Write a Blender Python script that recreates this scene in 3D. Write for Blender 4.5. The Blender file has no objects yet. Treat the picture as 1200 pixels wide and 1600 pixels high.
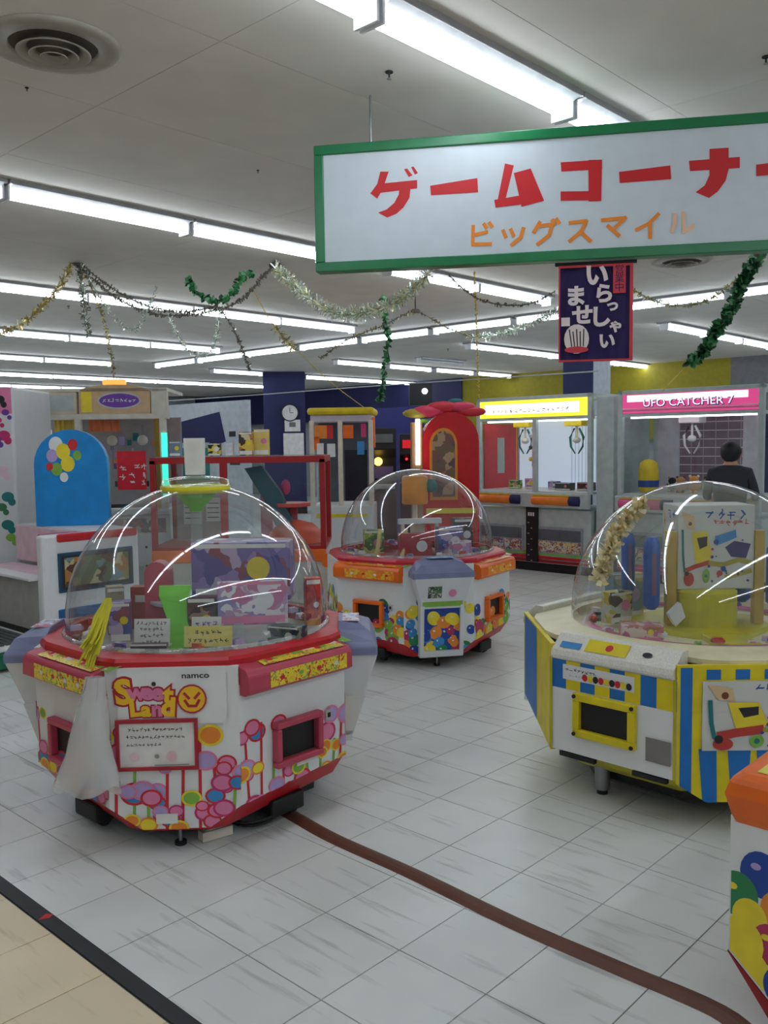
import bpy, math, random
from mathutils import Vector, Matrix
random.seed(7)
C = bpy.context.scene.collection
PI = math.pi
# ------------------------------------------------------------------ camera
FOC, PITCH, ROLL, EYE = 1385.0, .0771, -.013, 1.44
cd = bpy.data.cameras.new('camera'); cam = bpy.data.objects.new('camera', cd); C.objects.link(cam)
cd.sensor_fit = 'VERTICAL'; cd.sensor_height = 36; cd.sensor_width = 27; cd.lens = FOC/1600*36
cam.matrix_world = Matrix.Translation((0,0,EYE)) @ Matrix.Rotation(PI/2-PITCH,4,'X') @ Matrix.Rotation(ROLL,4,'Z')
cd.clip_start = .05; cd.clip_end = 100
bpy.context.scene.camera = cam
# ------------------------------------------------------------------ world, exposure, lamp power
w = bpy.data.worlds.new('world'); bpy.context.scene.world = w; w.use_nodes = True
w.node_tree.nodes['Background'].inputs[0].default_value = (.01,.01,.01,1)
vs = bpy.context.scene.view_settings
vs.view_transform = 'Standard'; vs.look = 'None'; vs.gamma = 1; vs.use_curve_mapping = False; vs.exposure = 0.0
bpy.context.scene.cycles.transparent_max_bounces = 32
bpy.context.scene.cycles.max_bounces = 10
bpy.context.scene.cycles.diffuse_bounces = 6
LAMP = 15.8
CEIL = 2.95
YAW = -.75
UX = Vector((math.cos(YAW), math.sin(YAW), 0)); VX = Vector((-UX.y, UX.x, 0))
def uv(u, v, z=0): return UX*u + VX*v + Vector((0,0,z))
# a pixel of the 1200x1600 photograph as a point in the room, at a given distance / height / plane
def _ray(x, y):
    px, py = x-600, y-800; cr, sr = math.cos(ROLL), math.sin(ROLL)
    a = px*cr+py*sr; b = -px*sr+py*cr; u = -b/FOC; c, s = math.cos(PITCH), math.sin(PITCH)
    return Vector((a/FOC, c+u*s, -s+u*c))
def at(x, y, Y): r = _ray(x, y); return Vector((0,0,EYE)) + r*(Y/r.y)
def atz(x, y, Z): r = _ray(x, y); return Vector((0,0,EYE)) + r*((Z-EYE)/r.z)
# ------------------------------------------------------------------ materials
def lin(c):
    c = c/255
    return c/12.92 if c <= .04045 else ((c+.055)/1.055)**2.4
def rgb(c): return (lin(c[0]), lin(c[1]), lin(c[2]), 1)
MATS = {}
def mat(name, col, rough=.5, metal=0, var=.06, scale=12, emit=0, coat=0):
    if name in MATS: return MATS[name]
    m = bpy.data.materials.new(name); m.use_nodes = True; nt = m.node_tree; b = nt.nodes['Principled BSDF']
    b.inputs['Roughness'].default_value = rough; b.inputs['Metallic'].default_value = metal
    if coat: b.inputs['Coat Weight'].default_value = coat
    c = rgb(col)
    if emit:
        b.inputs['Base Color'].default_value = c
        b.inputs['Emission Color'].default_value = c; b.inputs['Emission Strength'].default_value = emit
    elif var:
        t = nt.nodes.new('ShaderNodeTexCoord'); n = nt.nodes.new('ShaderNodeTexNoise'); n.inputs['Scale'].default_value = scale
        r = nt.nodes.new('ShaderNodeValToRGB')
        r.color_ramp.elements[0].color = tuple(x*(1-var*2) for x in c[:3])+(1,); r.color_ramp.elements[1].color = tuple(min(1,x*(1+var)) for x in c[:3])+(1,)
        r.color_ramp.elements[0].position = .3; r.color_ramp.elements[1].position = .7
        nt.links.new(t.outputs['Object'], n.inputs['Vector']); nt.links.new(n.outputs['Fac'], r.inputs[0]); nt.links.new(r.outputs[0], b.inputs['Base Color'])
    else: b.inputs['Base Color'].default_value = c
    MATS[name] = m; return m
def art(name, cols, scale=14, rough=.35, vor=True):
    """printed artwork too small to read: cells of a few colours"""
    if name in MATS: return MATS[name]
    m = bpy.data.materials.new(name); m.use_nodes = True; nt = m.node_tree; b = nt.nodes['Principled BSDF']; b.inputs['Roughness'].default_value = rough
    t = nt.nodes.new('ShaderNodeTexCoord'); v = nt.nodes.new('ShaderNodeTexVoronoi'); v.inputs['Scale'].default_value = scale
    n = nt.nodes.new('ShaderNodeTexNoise'); n.inputs['Scale'].default_value = scale*.6
    mx = nt.nodes.new('ShaderNodeMixRGB'); mx.inputs[0].default_value = .12
    nt.links.new(t.outputs['Object'], n.inputs['Vector']); nt.links.new(t.outputs['Object'], mx.inputs[1]); nt.links.new(n.outputs['Color'], mx.inputs[2])
    nt.links.new(mx.outputs[0], v.inputs['Vector'])
    r = nt.nodes.new('ShaderNodeValToRGB'); r.color_ramp.interpolation = 'CONSTANT'
    while len(r.color_ramp.elements) < len(cols): r.color_ramp.elements.new(.5)
    for i, c in enumerate(cols):
        r.color_ramp.elements[i].position = i/len(cols); r.color_ramp.elements[i].color = rgb(c)
    s = nt.nodes.new('ShaderNodeSeparateColor')
    nt.links.new(v.outputs['Color'], s.inputs[0]); nt.links.new(s.outputs[0], r.inputs[0]); nt.links.new(r.outputs[0], b.inputs['Base Color'])
    MATS[name] = m; return m
def clear(name, tint=(245,250,250), haze=.0, gloss=1.0):
    """thin clear sheet: lets light straight through, reflects by angle"""
    if name in MATS: return MATS[name]
    m = bpy.data.materials.new(name); m.use_nodes = True; nt = m.node_tree; nt.nodes.clear()
    o = nt.nodes.new('ShaderNodeOutputMaterial'); t = nt.nodes.new('ShaderNodeBsdfTransparent'); t.inputs[0].default_value = rgb(tint)
    g = nt.nodes.new('ShaderNodeBsdfGlossy'); g.inputs['Roughness'].default_value = .03
    lw = nt.nodes.new('ShaderNodeLayerWeight'); lw.inputs[0].default_value = .5; pw = nt.nodes.new('ShaderNodeMath'); pw.operation = 'POWER'; pw.inputs[1].default_value = 4.5; f = nt.nodes.new('ShaderNodeMath'); f.operation = 'MULTIPLY_ADD'; f.inputs[1].default_value = .75; f.inputs[2].default_value = .075
    nt.links.new(lw.outputs['Facing'], pw.inputs[0]); nt.links.new(pw.outputs[0], f.inputs[0])
    mu = nt.nodes.new('ShaderNodeMath'); mu.operation = 'MULTIPLY'; mu.inputs[1].default_value = gloss; mu.use_clamp = True
    x = nt.nodes.new('ShaderNodeMixShader'); d = nt.nodes.new('ShaderNodeBsdfDiffuse'); d.inputs[0].default_value = rgb((235,238,238))
    h = nt.nodes.new('ShaderNodeMixShader'); h.inputs[0].default_value = haze
    nt.links.new(f.outputs[0], mu.inputs[0]); nt.links.new(mu.outputs[0], x.inputs[0])
    nt.links.new(t.outputs[0], h.inputs[1]); nt.links.new(d.outputs[0], h.inputs[2])
    nt.links.new(h.outputs[0], x.inputs[1]); nt.links.new(g.outputs[0], x.inputs[2]); nt.links.new(x.outputs[0], o.inputs[0])
    MATS[name] = m; return m
white = mat('white_panel', (226,228,228), .4, var=.015)
white_soft = mat('white_plastic', (214,216,218), .45, var=.015)
greyw = mat('grey_white_metal', (176,184,184), .4)
black = mat('black_plastic', (22,22,24), .5)
dark = mat('dark_rubber', (34,34,38), .8)
steel = mat('steel', (150,152,155), .3, .8)
red = mat('red_plastic', (196,28,40), .35)
redd = mat('deep_red_paint', (150,20,28), .4)
pink = mat('rose_plastic', (190,70,92), .4)
orange = mat('orange_plastic', (240,110,24), .35)
yellow = mat('yellow_plastic', (226,200,30), .4)
ylime = mat('olive_yellow_plastic', (205,196,40), .4)
blue = mat('blue_plastic', (28,120,196), .4)
navy = mat('navy_paint', (26,30,84), .6)
greyblue = mat('grey_blue_plastic', (122,128,164), .4)
green = mat('green_plastic', (120,214,60), .4)
teal = mat('teal_plastic', (30,120,120), .5)
magenta = mat('magenta_plastic', (200,50,110), .4)
cream = mat('cream_plastic', (222,212,196), .45)
paper = mat('paper', (228,226,222), .7)
paperpink = mat('pale_pink_paper', (226,200,208), .7)
skin = mat('skin', (196,150,124), .6)
purple = mat('purple_plastic', (110,60,160), .4)
lilac = mat('lilac_print', (178,160,212), .5)
lpink = mat('pink_print', (226,130,170), .5)
hot = mat('red_print', (206,40,50), .5)
lgreen = mat('green_print', (130,180,70), .5)
lyel = mat('yellow_print', (238,214,50), .5)
lorg = mat('orange_print', (236,140,50), .5)
lblue = mat('blue_print', (60,140,205), .5)
dblue = mat('dark_blue_print', (30,70,160), .5)
ink = mat('black_print', (40,38,44), .6)
glass = clear('clear_pane', gloss=.9)
domem = clear('clear_dome', (246,249,250), .035, 1.3)
bagm = clear('clear_wrap', (235,238,240), .38, 1.6)
# ------------------------------------------------------------------ mesh helpers
class MB:
    def __init__(s): s.v, s.f, s.mi, s.sm, s.mats = [], [], [], [], []
    def add(s, vs, fs, m, M=None, smooth=False):
        if m not in s.mats: s.mats.append(m)
        k = s.mats.index(m); n = len(s.v)
        s.v += [tuple(M @ Vector(p)) if M is not None else tuple(p) for p in vs]
        s.f += [tuple(i+n for i in f) for f in fs]; s.mi += [k]*len(fs); s.sm += [smooth]*len(fs); return s
    def box(s, c, d, m, M=None):
        x, y, z = c; a, b, h = d[0]/2, d[1]/2, d[2]/2
        vs = [(x+i*a, y+j*b, z+k*h) for k in (-1,1) for j in (-1,1) for i in (-1,1)]
        return s.add(vs, [(0,2,3,1),(4,5,7,6),(0,1,5,4),(2,6,7,3),(0,4,6,2),(1,3,7,5)], m, M)
    def loft(s, rings, m, M=None, smooth=False, cap=True, closed=True):
        n = len(rings[0]); vs = [p for r in rings for p in r]; fs = []
        for k in range(len(rings)-1):
            for i in range(n if closed else n-1):
                j = (i+1) % n; fs.append((k*n+i, k*n+j, (k+1)*n+j, (k+1)*n+i))
        s.add(vs, fs, m, M, smooth)
        if cap:
            s.add(rings[0], [tuple(range(n))[::-1]], m, M); s.add(rings[-1], [tuple(range(n))], m, M)
        return s
    def prism(s, poly, z0, z1, m, M=None):
        return s.loft([[(x,y,z0) for x,y in poly], [(x,y,z1) for x,y in poly]], m, M)
    def lathe(s, prof, m, n=24, M=None, smooth=True, cap=False):
        rings = [[(r*math.cos(2*PI*i/n), r*math.sin(2*PI*i/n), z) for i in range(n)] for r, z in prof]
        return s.loft(rings, m, M, smooth, cap)
    def cyl(s, c, r, h, m, n=16, M=None, r2=None):
        T = Matrix.Translation(c)
        return s.lathe([(r,0),(r if r2 is None else r2,h)], m, n, (M @ T) if M is not None else T, True, True)
    def sphere(s, c, r, m, n=14, sc=(1,1,1), M=None):
        prof = [(max(1e-4,math.sin(PI*k/(n//2))), -math.cos(PI*k/(n//2))) for k in range(n//2+1)]
        T = Matrix.Translation(c) @ Matrix.Diagonal((r*sc[0], r*sc[1], r*sc[2], 1))
        return s.lathe(prof, m, n, (M @ T) if M is not None else T)
    def tube(s, pts, r, m, n=8, M=None, cap=True):
        pts = [Vector(p) for p in pts]; rings = []
        for i, p in enumerate(pts):
            d = (pts[min(i+1,len(pts)-1)]-pts[max(i-1,0)]).normalized()
            a = d.cross(Vector((0,0,1)) if abs(d.z) < .95 else Vector((1,0,0))).normalized(); b = d.cross(a)
            rr = r[i] if isinstance(r,(list,tuple)) else r
            rings.append([tuple(p + (a*math.cos(2*PI*k/n)+b*math.sin(2*PI*k/n))*rr) for k in range(n)])
        return s.loft(rings, m, M, True, cap)
    def bar(s, a, b, w, h, m, M=None):
        a, b = Vector(a), Vector(b); d = (b-a).normalized()
        x = d.cross(Vector((0,0,1)) if abs(d.z) < .95 else Vector((0,1,0))).normalized(); y = x.cross(d)
        R = [[tuple(p + x*i*w/2 + y*j*h/2) for i,j in ((-1,-1),(1,-1),(1,1),(-1,1))] for p in (a,b)]
        return s.loft(R, m, M)
    def build(s, name, parent=None, bev=0, loc=None):
        me = bpy.data.meshes.new(name); me.from_pydata(s.v, [], s.f)
        for m in s.mats: me.materials.append(m)
        me.polygons.foreach_set('material_index', s.mi); me.polygons.foreach_set('use_smooth', s.sm); me.update()
        o = bpy.data.objects.new(name, me); C.objects.link(o)
        if parent: o.parent = parent
        if loc: o.location = loc
        if bev:
            b = o.modifiers.new('bevel', 'BEVEL'); b.width = bev; b.segments = 2; b.limit_method = 'ANGLE'; b.angle_limit = .6
        return o
def tag(o, label, cat, group=None, kind=None):
    o['label'] = label; o['category'] = cat
    if group: o['group'] = group
    if kind: o['kind'] = kind
    return o
def thing(name, label, cat, loc=(0,0,0), rz=0, group=None):
    o = bpy.data.objects.new(name, None); C.objects.link(o); o.location = loc; o.rotation_euler = (0,0,rz); o.empty_display_size = .1
    return tag(o, label, cat, group)
def struct(o): o['kind'] = 'structure'; return o
def copy_tree(o, parent=None):
    c = o.copy(); C.objects.link(c); c.parent = parent
    for ch in list(o.children): copy_tree(ch, c)
    return c
_tc = {}
def text_geo(body, bold=0):
    """font outline as flat triangles, height of a capital about .7"""
    if (body,bold) in _tc: return _tc[(body,bold)]
    c = bpy.data.curves.new('t','FONT'); c.body = body; c.offset = bold; c.align_x = 'CENTER'; c.align_y = 'CENTER'; c.resolution_u = 3
    o = bpy.data.objects.new('t', c); C.objects.link(o)
    me = bpy.data.meshes.new_from_object(o.evaluated_get(bpy.context.evaluated_depsgraph_get()))
    g = ([tuple(v.co) for v in me.vertices], [tuple(p.vertices) for p in me.polygons])
    bpy.data.objects.remove(o); bpy.data.curves.remove(c); bpy.data.meshes.remove(me); _tc[(body,bold)] = g; return g
def clip_poly(sub, clip):
    area = sum(clip[i][0]*clip[(i+1)%len(clip)][1]-clip[(i+1)%len(clip)][0]*clip[i][1] for i in range(len(clip)))
    if area < 0: clip = clip[::-1]
    out = sub
    for i in range(len(clip)):
        a, b = clip[i], clip[(i+1)%len(clip)]; inp = out; out = []
        if not inp: return []
        def side(p): return (b[0]-a[0])*(p[1]-a[1])-(b[1]-a[1])*(p[0]-a[0])
        for k in range(len(inp)):
            p, q = inp[k-1], inp[k]; sp, sq = side(p), side(q)
            if (sp >= 0) != (sq >= 0):
                t = sp/(sp-sq); out.append((p[0]+t*(q[0]-p[0]), p[1]+t*(q[1]-p[1])))
            if sq >= 0: out.append(q)
    return out
class Print:
    """flat print laid on a plane: origin o, axes x, y (unit), outward normal n; each layer a hair above the last"""
    def __init__(s, o, x, y, n, clip=None):
        s.mb = MB(); s.M = Matrix((Vector(x).to_4d(), Vector(y).to_4d(), Vector(n).to_4d(), Vector(o).to_4d())).transposed()
        for i in range(3): s.M[3][i] = 0
        s.M[3][3] = 1; s.clip = clip; s.z = .001
    def poly(s, pts, m):
        if s.clip: pts = clip_poly(list(pts), s.clip)
        if len(pts) < 3: return
        s.z += .00006
        s.mb.add([(a,b,s.z) for a,b in pts], [tuple(range(len(pts)))], m, s.M)
    def rect(s, x0, y0, x1, y1, m): s.poly([(x0,y0),(x1,y0),(x1,y1),(x0,y1)], m)
    def disc(s, x, y, r, m, ry=None, n=18, a0=0):
        ry = ry or r; s.poly([(x+r*math.cos(2*PI*i/n)*math.cos(a0)-ry*math.sin(2*PI*i/n)*math.sin(a0), y+r*math.cos(2*PI*i/n)*math.sin(a0)+ry*math.sin(2*PI*i/n)*math.cos(a0)) for i in range(n)], m)
    def stroke(s, pts, w, m):
        for a, b in zip(pts, pts[1:]):
            dx, dy = b[0]-a[0], b[1]-a[1]; L = math.hypot(dx,dy) or 1; nx, ny = -dy/L*w/2, dx/L*w/2; ex, ey = dx/L*w*.3, dy/L*w*.3
            s.poly([(a[0]-ex+nx,a[1]-ey+ny),(a[0]-ex-nx,a[1]-ey-ny),(b[0]+ex-nx,b[1]+ey-ny),(b[0]+ex+nx,b[1]+ey+ny)], m)
    def text(s, body, x, y, h, m, bold=0, rot=0, sx=1):
        vs, fs = text_geo(body, bold); s.z += .0003; k = h/.72; c, q = math.cos(rot), math.sin(rot)
        s.mb.add([(x+(a*c*sx-b*q)*k, y+(a*q*sx+b*c)*k, s.z) for a,b,_ in vs], fs, m, s.M)
    def marks(s, x, y, h, n, m, seed=1):
        """a line of n characters too small to read"""
        r = random.Random(seed*31+n); x0 = x-n*h*.55
        for k in range(n):
            cx = x0+h*1.1*(k+.5)
            for q in range(3):
                a = r.choice([0,0,PI/2,.9,-.9]); l = h*r.uniform(.25,.42); ox, oy = r.uniform(-.2,.2)*h, r.uniform(-.3,.3)*h
                s.stroke([(cx+ox-l*math.cos(a),y+oy-l*math.sin(a)),(cx+ox+l*math.cos(a),y+oy+l*math.sin(a))], h*.13, m)
    def build(s, name, parent): return s.mb.build(name, parent)
# ================================================================== SETTING
UMIN, UMAX, VMIN, VMAX = -23.5, 5.0, -3.5, 16.8
RM = Matrix.Rotation(YAW, 4, 'Z')
def floor_mat(name, col, streak, rough):
    m = bpy.data.materials.new(name); m.use_nodes = True; nt = m.node_tree; b = nt.nodes['Principled BSDF']
    g = nt.nodes.new('ShaderNodeNewGeometry'); mp = nt.nodes.new('ShaderNodeMapping'); mp.vector_type='TEXTURE'; mp.inputs['Rotation'].default_value = (0,0,YAW); mp.inputs['Scale'].default_value = (.4,.045,1)
    n = nt.nodes.new('ShaderNodeTexNoise'); n.inputs['Scale'].default_value = 1.2; n.inputs['Detail'].default_value = 4
    n2 = nt.nodes.new('ShaderNodeTexNoise'); n2.inputs['Scale'].default_value = 3
    r = nt.nodes.new('ShaderNodeValToRGB'); r.color_ramp.elements[0].position=.27; r.color_ramp.elements[0].color = rgb(streak); r.color_ramp.elements[1].position=.42; r.color_ramp.elements[1].color = rgb(col)
    mx = nt.nodes.new('ShaderNodeMixRGB'); mx.blend_type='MULTIPLY'; mx.inputs[0].default_value=.25
    oi = nt.nodes.new('ShaderNodeObjectInfo'); hs = nt.nodes.new('ShaderNodeMapRange'); hs.inputs[3].default_value=.93; hs.inputs[4].default_value=1.0
    m2 = nt.nodes.new('ShaderNodeMixRGB'); m2.blend_type='MULTIPLY'; m2.inputs[0].default_value=1
    nt.links.new(g.outputs['Position'], mp.inputs[0]); nt.links.new(mp.outputs[0], n.inputs[0]); nt.links.new(g.outputs['Position'], n2.inputs[0])
    nt.links.new(n.outputs['Fac'], r.inputs[0]); nt.links.new(r.outputs[0], mx.inputs[1]); nt.links.new(n2.outputs['Fac'], mx.inputs[2])
    nt.links.new(oi.outputs['Random'], hs.inputs[0]); nt.links.new(mx.outputs[0], m2.inputs[1]); nt.links.new(hs.outputs[0], m2.inputs[2])
    nt.links.new(m2.outputs[0], b.inputs['Base Color']); b.inputs['Roughness'].default_value = rough; return m
tile_m = floor_mat('grey_floor_tile', (236,240,238), (198,200,198), .3)
beige_m = floor_mat('beige_floor_tile', (240,222,188), (216,196,162), .35)
grout_m = mat('tile_joint', (120,122,118), .8)
ceil_m = mat('ceiling_board', (210,206,198), .85, var=.03, scale=3)
b = MB(); b.box(((UMIN+UMAX)/2,(VMIN+VMAX)/2,-.054), (UMAX-UMIN,VMAX-VMIN,.1), grout_m, RM); floor = struct(b.build('floor'))
T = .3045; U0, V0 = -2.545, 1.487
tm = MB(); tm.box((0,0,-.002), (T-.004,T-.004,.004), tile_m); tmesh = None
near = []; rest = []
def project(p):
    q = cam.matrix_world.inverted() @ p
    if q.z > -.2: return None
    return 600+FOC*q.x/-q.z, 800-FOC*q.y/-q.z, -q.z
for i in range(-70, 25):
    for j in range(-1, 51):
        u, v = U0+(i+.5)*T, V0+(j+.5)*T
        if u < UMIN+.2 or u > UMAX-.2 or v > VMAX-.2 or v < 1.45: continue
        p = project(uv(u,v))
        if p and -80 < p[0] < 1280 and p[1] < 1700 and p[2] < 7.0: near.append((p[2],u,v))
        else: rest.append((u,v))
near.sort(); rest += [(u,v) for _,u,v in near[290:]]; near = near[:290]
def slab_tiles(lst, m, name, size=(T-.004,T-.004)):
    me0 = None
    for (u,v) in lst:
        if me0 is None:
            q = MB(); q.box((0,0,-.002),(size[0],size[1],.004),m); o = q.build(name, floor); me0 = o.data
        else:
            o = bpy.data.objects.new(name, me0); C.objects.link(o); o.parent = floor
        o.location = uv(u,v); o.rotation_euler = (0,0,YAW)
slab_tiles([(u,v) for _,u,v in near], tile_m, 'floor_tile')
q = MB()
for u,v in rest: q.add([(u-T/2+.002,v-T/2+.002,-.0002),(u+T/2-.002,v-T/2+.002,-.0002),(u+T/2-.002,v+T/2-.002,-.0002),(u-T/2+.002,v+T/2-.002,-.0002)], [(0,1,2,3)], tile_m, RM)
q.box(((UMIN+UMAX)/2, 1.34,-.002), (UMAX-UMIN, .286,.004), tile_m, RM) if False else None
o = q.build('distant_floor_tiles', floor); o['kind'] = 'stuff'
# narrow cut row beside the strip, strip, beige aisle
for k in range(-3, 12):
    u = U0+(k+.5)*T
slab_tiles([(U0+(k+.5)*T, 1.354) for k in range(-6,14)], tile_m, 'floor_tile', (T-.004,.262))
slab_tiles([(-2.464+(k+.5)*T, 1.17-(j+.5)*T) for k in range(-6,9) for j in range(0,4)], beige_m, 'beige_floor_tile')
q = MB(); q.box((-9,1.197,.0), (28,.048,.006), mat('black_strip',(44,46,50),.6), RM)
o = q.build('divider_strip', floor)
# big plain beige rest of the aisle
q = MB(); q.add([(UMIN,VMIN,-.0035),(UMAX,VMIN,-.0035),(UMAX,1.17,-.0035),(UMIN,1.17,-.0035)], [(0,1,2,3)], beige_m, RM); q.build('aisle_base', floor)
q = MB(); q.add([(0,0,0),(.03,.01,0),(.035,.03,.0),(.01,.035,0)],[(0,1,2,3)],hot); tag(q.build('floor_mark', loc=atz(60,1437,.004)), 'small red tape scrap stuck on the black floor strip', 'tape')
# ceiling
b = MB(); b.box(((UMIN+UMAX)/2,(VMIN+VMAX)/2,CEIL+.06), (UMAX-UMIN,VMAX-VMIN,.1), mat('ceiling_joint',(132,126,116),.9), RM); ceil = struct(b.build('ceiling'))
cm = None; PU, PV = .91, 1.82; q = MB()
for i in range(-27, 6):
    for j in range(-2, 10):
        u, v = -.05+(i+.5)*PU, .3+(j+.5)*PV
        if not (UMIN < u-PU/2 and u+PU/2 < UMAX and VMIN < v-PV/2 and v+PV/2 < VMAX+.3): continue
        p = project(uv(u,v,CEIL))
        if p and p[2] < 10 and -500 < p[0] < 1700 and p[1] > -500:
            if cm is None:
                t = MB(); t.box((0,0,.005),(PU-.003,PV-.003,.01),ceil_m); o = t.build('ceiling_board', ceil); cm = o.data
            else: o = bpy.data.objects.new('ceiling_board', cm); C.objects.link(o); o.parent = ceil
            o.location = uv(u,v,CEIL); o.rotation_euler = (0,0,YAW)
        else: q.box((u,v,CEIL+.005),(PU-.003,PV-.003,.01),ceil_m,RM)
o = q.build('distant_ceiling_boards', ceil); o['kind'] = 'stuff'
# walls
wall_m = mat('wall_paint', (170,172,176), .8); ywall = mat('yellow_wall_paint', (150,138,24), .7); gwall = mat('grey_wall_paint', (118,118,122), .8)
b = MB(); b.box(((UMIN+UMAX)/2,VMAX+.1,CEIL/2), (UMAX-UMIN+.4,.2,CEIL), wall_m, RM); wb = struct(b.build('wall_back'))
b = MB(); b.box((-18.2,VMAX-.12,2.5),(10.6,.24,.9),navy,RM); struct(b.build('trim_1'))
b = MB(); b.box((-9.75,VMAX-.1,2.2),(6.3,.2,1.5),ywall,RM); struct(b.build('trim_2'))
b = MB(); b.box((-.8,VMAX-.1,2.2),(11.6,.2,1.5),gwall,RM); struct(b.build('trim_3'))
b = MB(); b.box((UMIN-.1,(VMIN+VMAX)/2,CEIL/2), (.2,VMAX-VMIN,CEIL), wall_m, RM); struct(b.build('wall_left'))
b = MB(); b.box((UMAX+.1,(VMIN+VMAX)/2,CEIL/2), (.2,VMAX-VMIN,CEIL), wall_m, RM); struct(b.build('wall_right'))
b = MB(); b.box(((UMIN+UMAX)/2,VMIN-.1,CEIL/2), (UMAX-UMIN+.4,.2,CEIL), wall_m, RM); struct(b.build('wall_front'))
# pillars
def pillar(u, v, w_, faces, name, label, rz=YAW):
    t = thing(name, label, 'pillar', uv(u,v), rz)
    b = MB(); b.box((0,0,CEIL/2),(w_,w_,CEIL),faces[0]); b.build('pillar_core', t)
    b = MB(); b.box((w_/2+.006,0,CEIL/2),(.01,w_*.98,CEIL),faces[1]); b.build('side_board', t)
    b = MB(); b.box((0,0,.06),(w_+.03,w_+.03,.12),dark); b.build('skirting', t)
    return t
# ================================================================== LAMPS
tube_m = mat('lit_tube', (236,246,255), emit=LAMP); refl = mat('lamp_reflector', (232,234,238), .35); hous = mat('lamp_housing', (150,148,150), .5)
def make_lamp(lit=True):
    t = thing('ceiling_lamp', 'x', 'lamp')
    L = 1.2
    b = MB(); b.box((0,0,-.012),(.20,L+.03,.024),hous)
    b.build('housing', t)
    b = MB()
    for s in (-1,1):
        b.add([(s*.098,-L/2,-.022),(s*.098,L/2,-.022),(s*.05,L/2,-.04),(s*.05,-L/2,-.04)],[(0,1,2,3)],refl)
        b.add([(s*.098,-L/2,-.020),(s*.098,L/2,-.020),(s*.098,L/2,-.026),(s*.098,-L/2,-.026)],[(0,1,2,3)],refl)
    b.build('reflector', t)
    b = MB(); m = tube_m if lit else refl
    prof = [(.034*math.cos(a), -.064+.026*math.sin(a)) for a in [2*PI*k/12 for k in range(12)]]
    b.loft([[(x,y,z) for x,z in prof] for y in (-L/2,L/2)], m)
    b.build('tube_cover', t)
    b = MB()
    for s in (-1,1): b.box((0,s*(L/2+.006),-.06),(.11,.012,.085),refl); b.build('end_cap', t); b = MB()
    return t
ROWS = [(-2.15,-2.7,4.75,'row over the sign'),(-2.15,10.9,16.0,'far row by the yellow wall'),(-5.1,-1.42,4.81,'second row'),(-5.14,5.58,8.06,'second row past the sign'),
 (-5.2,10.88,15.9,'far second row'),(-8.1,.78,8.14,'third row'),(-8.3,10.86,16.6,'far third row'),
 (-11.2,2.2,8.35,'fourth row'),(-11.45,11.0,16.5,'far fourth row'),(-14.2,3.3,8.25,'fifth row'),(-14.4,13.0,16.6,'far fifth row'),
 (-17.4,5.1,14.9,'sixth row'),(-20.6,6.9,13.05,'last row by the left wall'),(.85,-2.7,8.3,'added unseen row right of the sign'),(3.6,-2.7,8.3,'added unseen row by the right wall')]  # rows right of the sign are added out of view to light that side
base = make_lamp(); first = True
ORD = 'first second third fourth fifth sixth seventh eighth ninth tenth eleventh twelfth'.split()
def put_lamp(u, v, rz, where, k=0, n=1):
    global first
    o = base if first else copy_tree(base); first = False
    o.location = uv(u, v, CEIL); o.rotation_euler = (0,0,rz)
    o['label'] = ('lit ceiling lamp, '+ORD[k]+' from the near end, in the '+where) if n > 1 else 'lit white ceiling lamp in the '+where; o['group'] = 'lamps: '+where; return o
for u, v0, v1, nm in ROWS:
    n = max(1, round((v1-v0)/1.24)); st = (v1-v0)/n
    for k in range(n): put_lamp(u, v0+(k+.5)*st, YAW, nm, k, n)
for k in range(12): put_lamp(-13.98+.62+k*1.3, 9.05, YAW+PI/2, 'crosswise row', 11-k, 12)
put_lamp(-14.3, 11.1, YAW, 'short stub behind the navy column')
base2 = make_lamp(False); base2.location = uv(-10.2,12.5,CEIL); base2.rotation_euler=(0,0,YAW); base2['label'] = 'unlit fluorescent ceiling fixture between two lit rows'
# air diffusers
def diffuser(p, label):
    t = thing('air_diffuser', label, 'vent', p); m = mat('diffuser_paint',(158,154,142),.6)
    b = MB(); b.lathe([(.25,0),(.25,-.006),(.235,-.012),(.165,-.014),(.16,0)], m, 40); b.build('outer_plate', t)
    for k,(r,z) in enumerate(((.135,-.03),(.09,-.038),(.05,-.044))):
        b = MB(); b.lathe([(r,z),(r*.97,z-.004),(r*.72,z+.016),(r*.70,z+.02)], m, 36); b.build('cone_ring', t)
    b = MB(); b.lathe([(.162,.0),(.001,.0)], mat('vent_dark',(96,92,84),.9), 30); b.build('duct', t)
diffuser(Vector((-1.22,3.46,CEIL-.001)), 'round ceiling air diffuser above the near left aisle')
diffuser(Vector((2.55,7.65,CEIL-.001)), 'round ceiling air diffuser beyond the hanging sign')
for (x,y,sz,lab) in ((608,112,.8,'small ceiling sprinkler left of the brightest lamp'),(1197,88,.8,'small ceiling sprinkler above the right end of the sign'),(403,266,.4,'tiny ceiling hook beside the hanging sign'),(107,478,.8,'small dark sprinkler near the tinsel cluster'),(700,545,1,'small dark sprinkler between far lamps'),(42,137,.4,'tiny ceiling hook under the near air diffuser')):
    b = MB(); b.cyl((0,0,-.006*sz),.02*sz,.006*sz,dark,12); b.cyl((0,0,-.034*sz),.005*sz,.03*sz,dark,8); b.cyl((0,0,-.038*sz),.012*sz,.004*sz,steel,10)
    tag(b.build('sprinkler', loc=atz(x,y,CEIL-.002)), lab, 'sprinkler')
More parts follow.
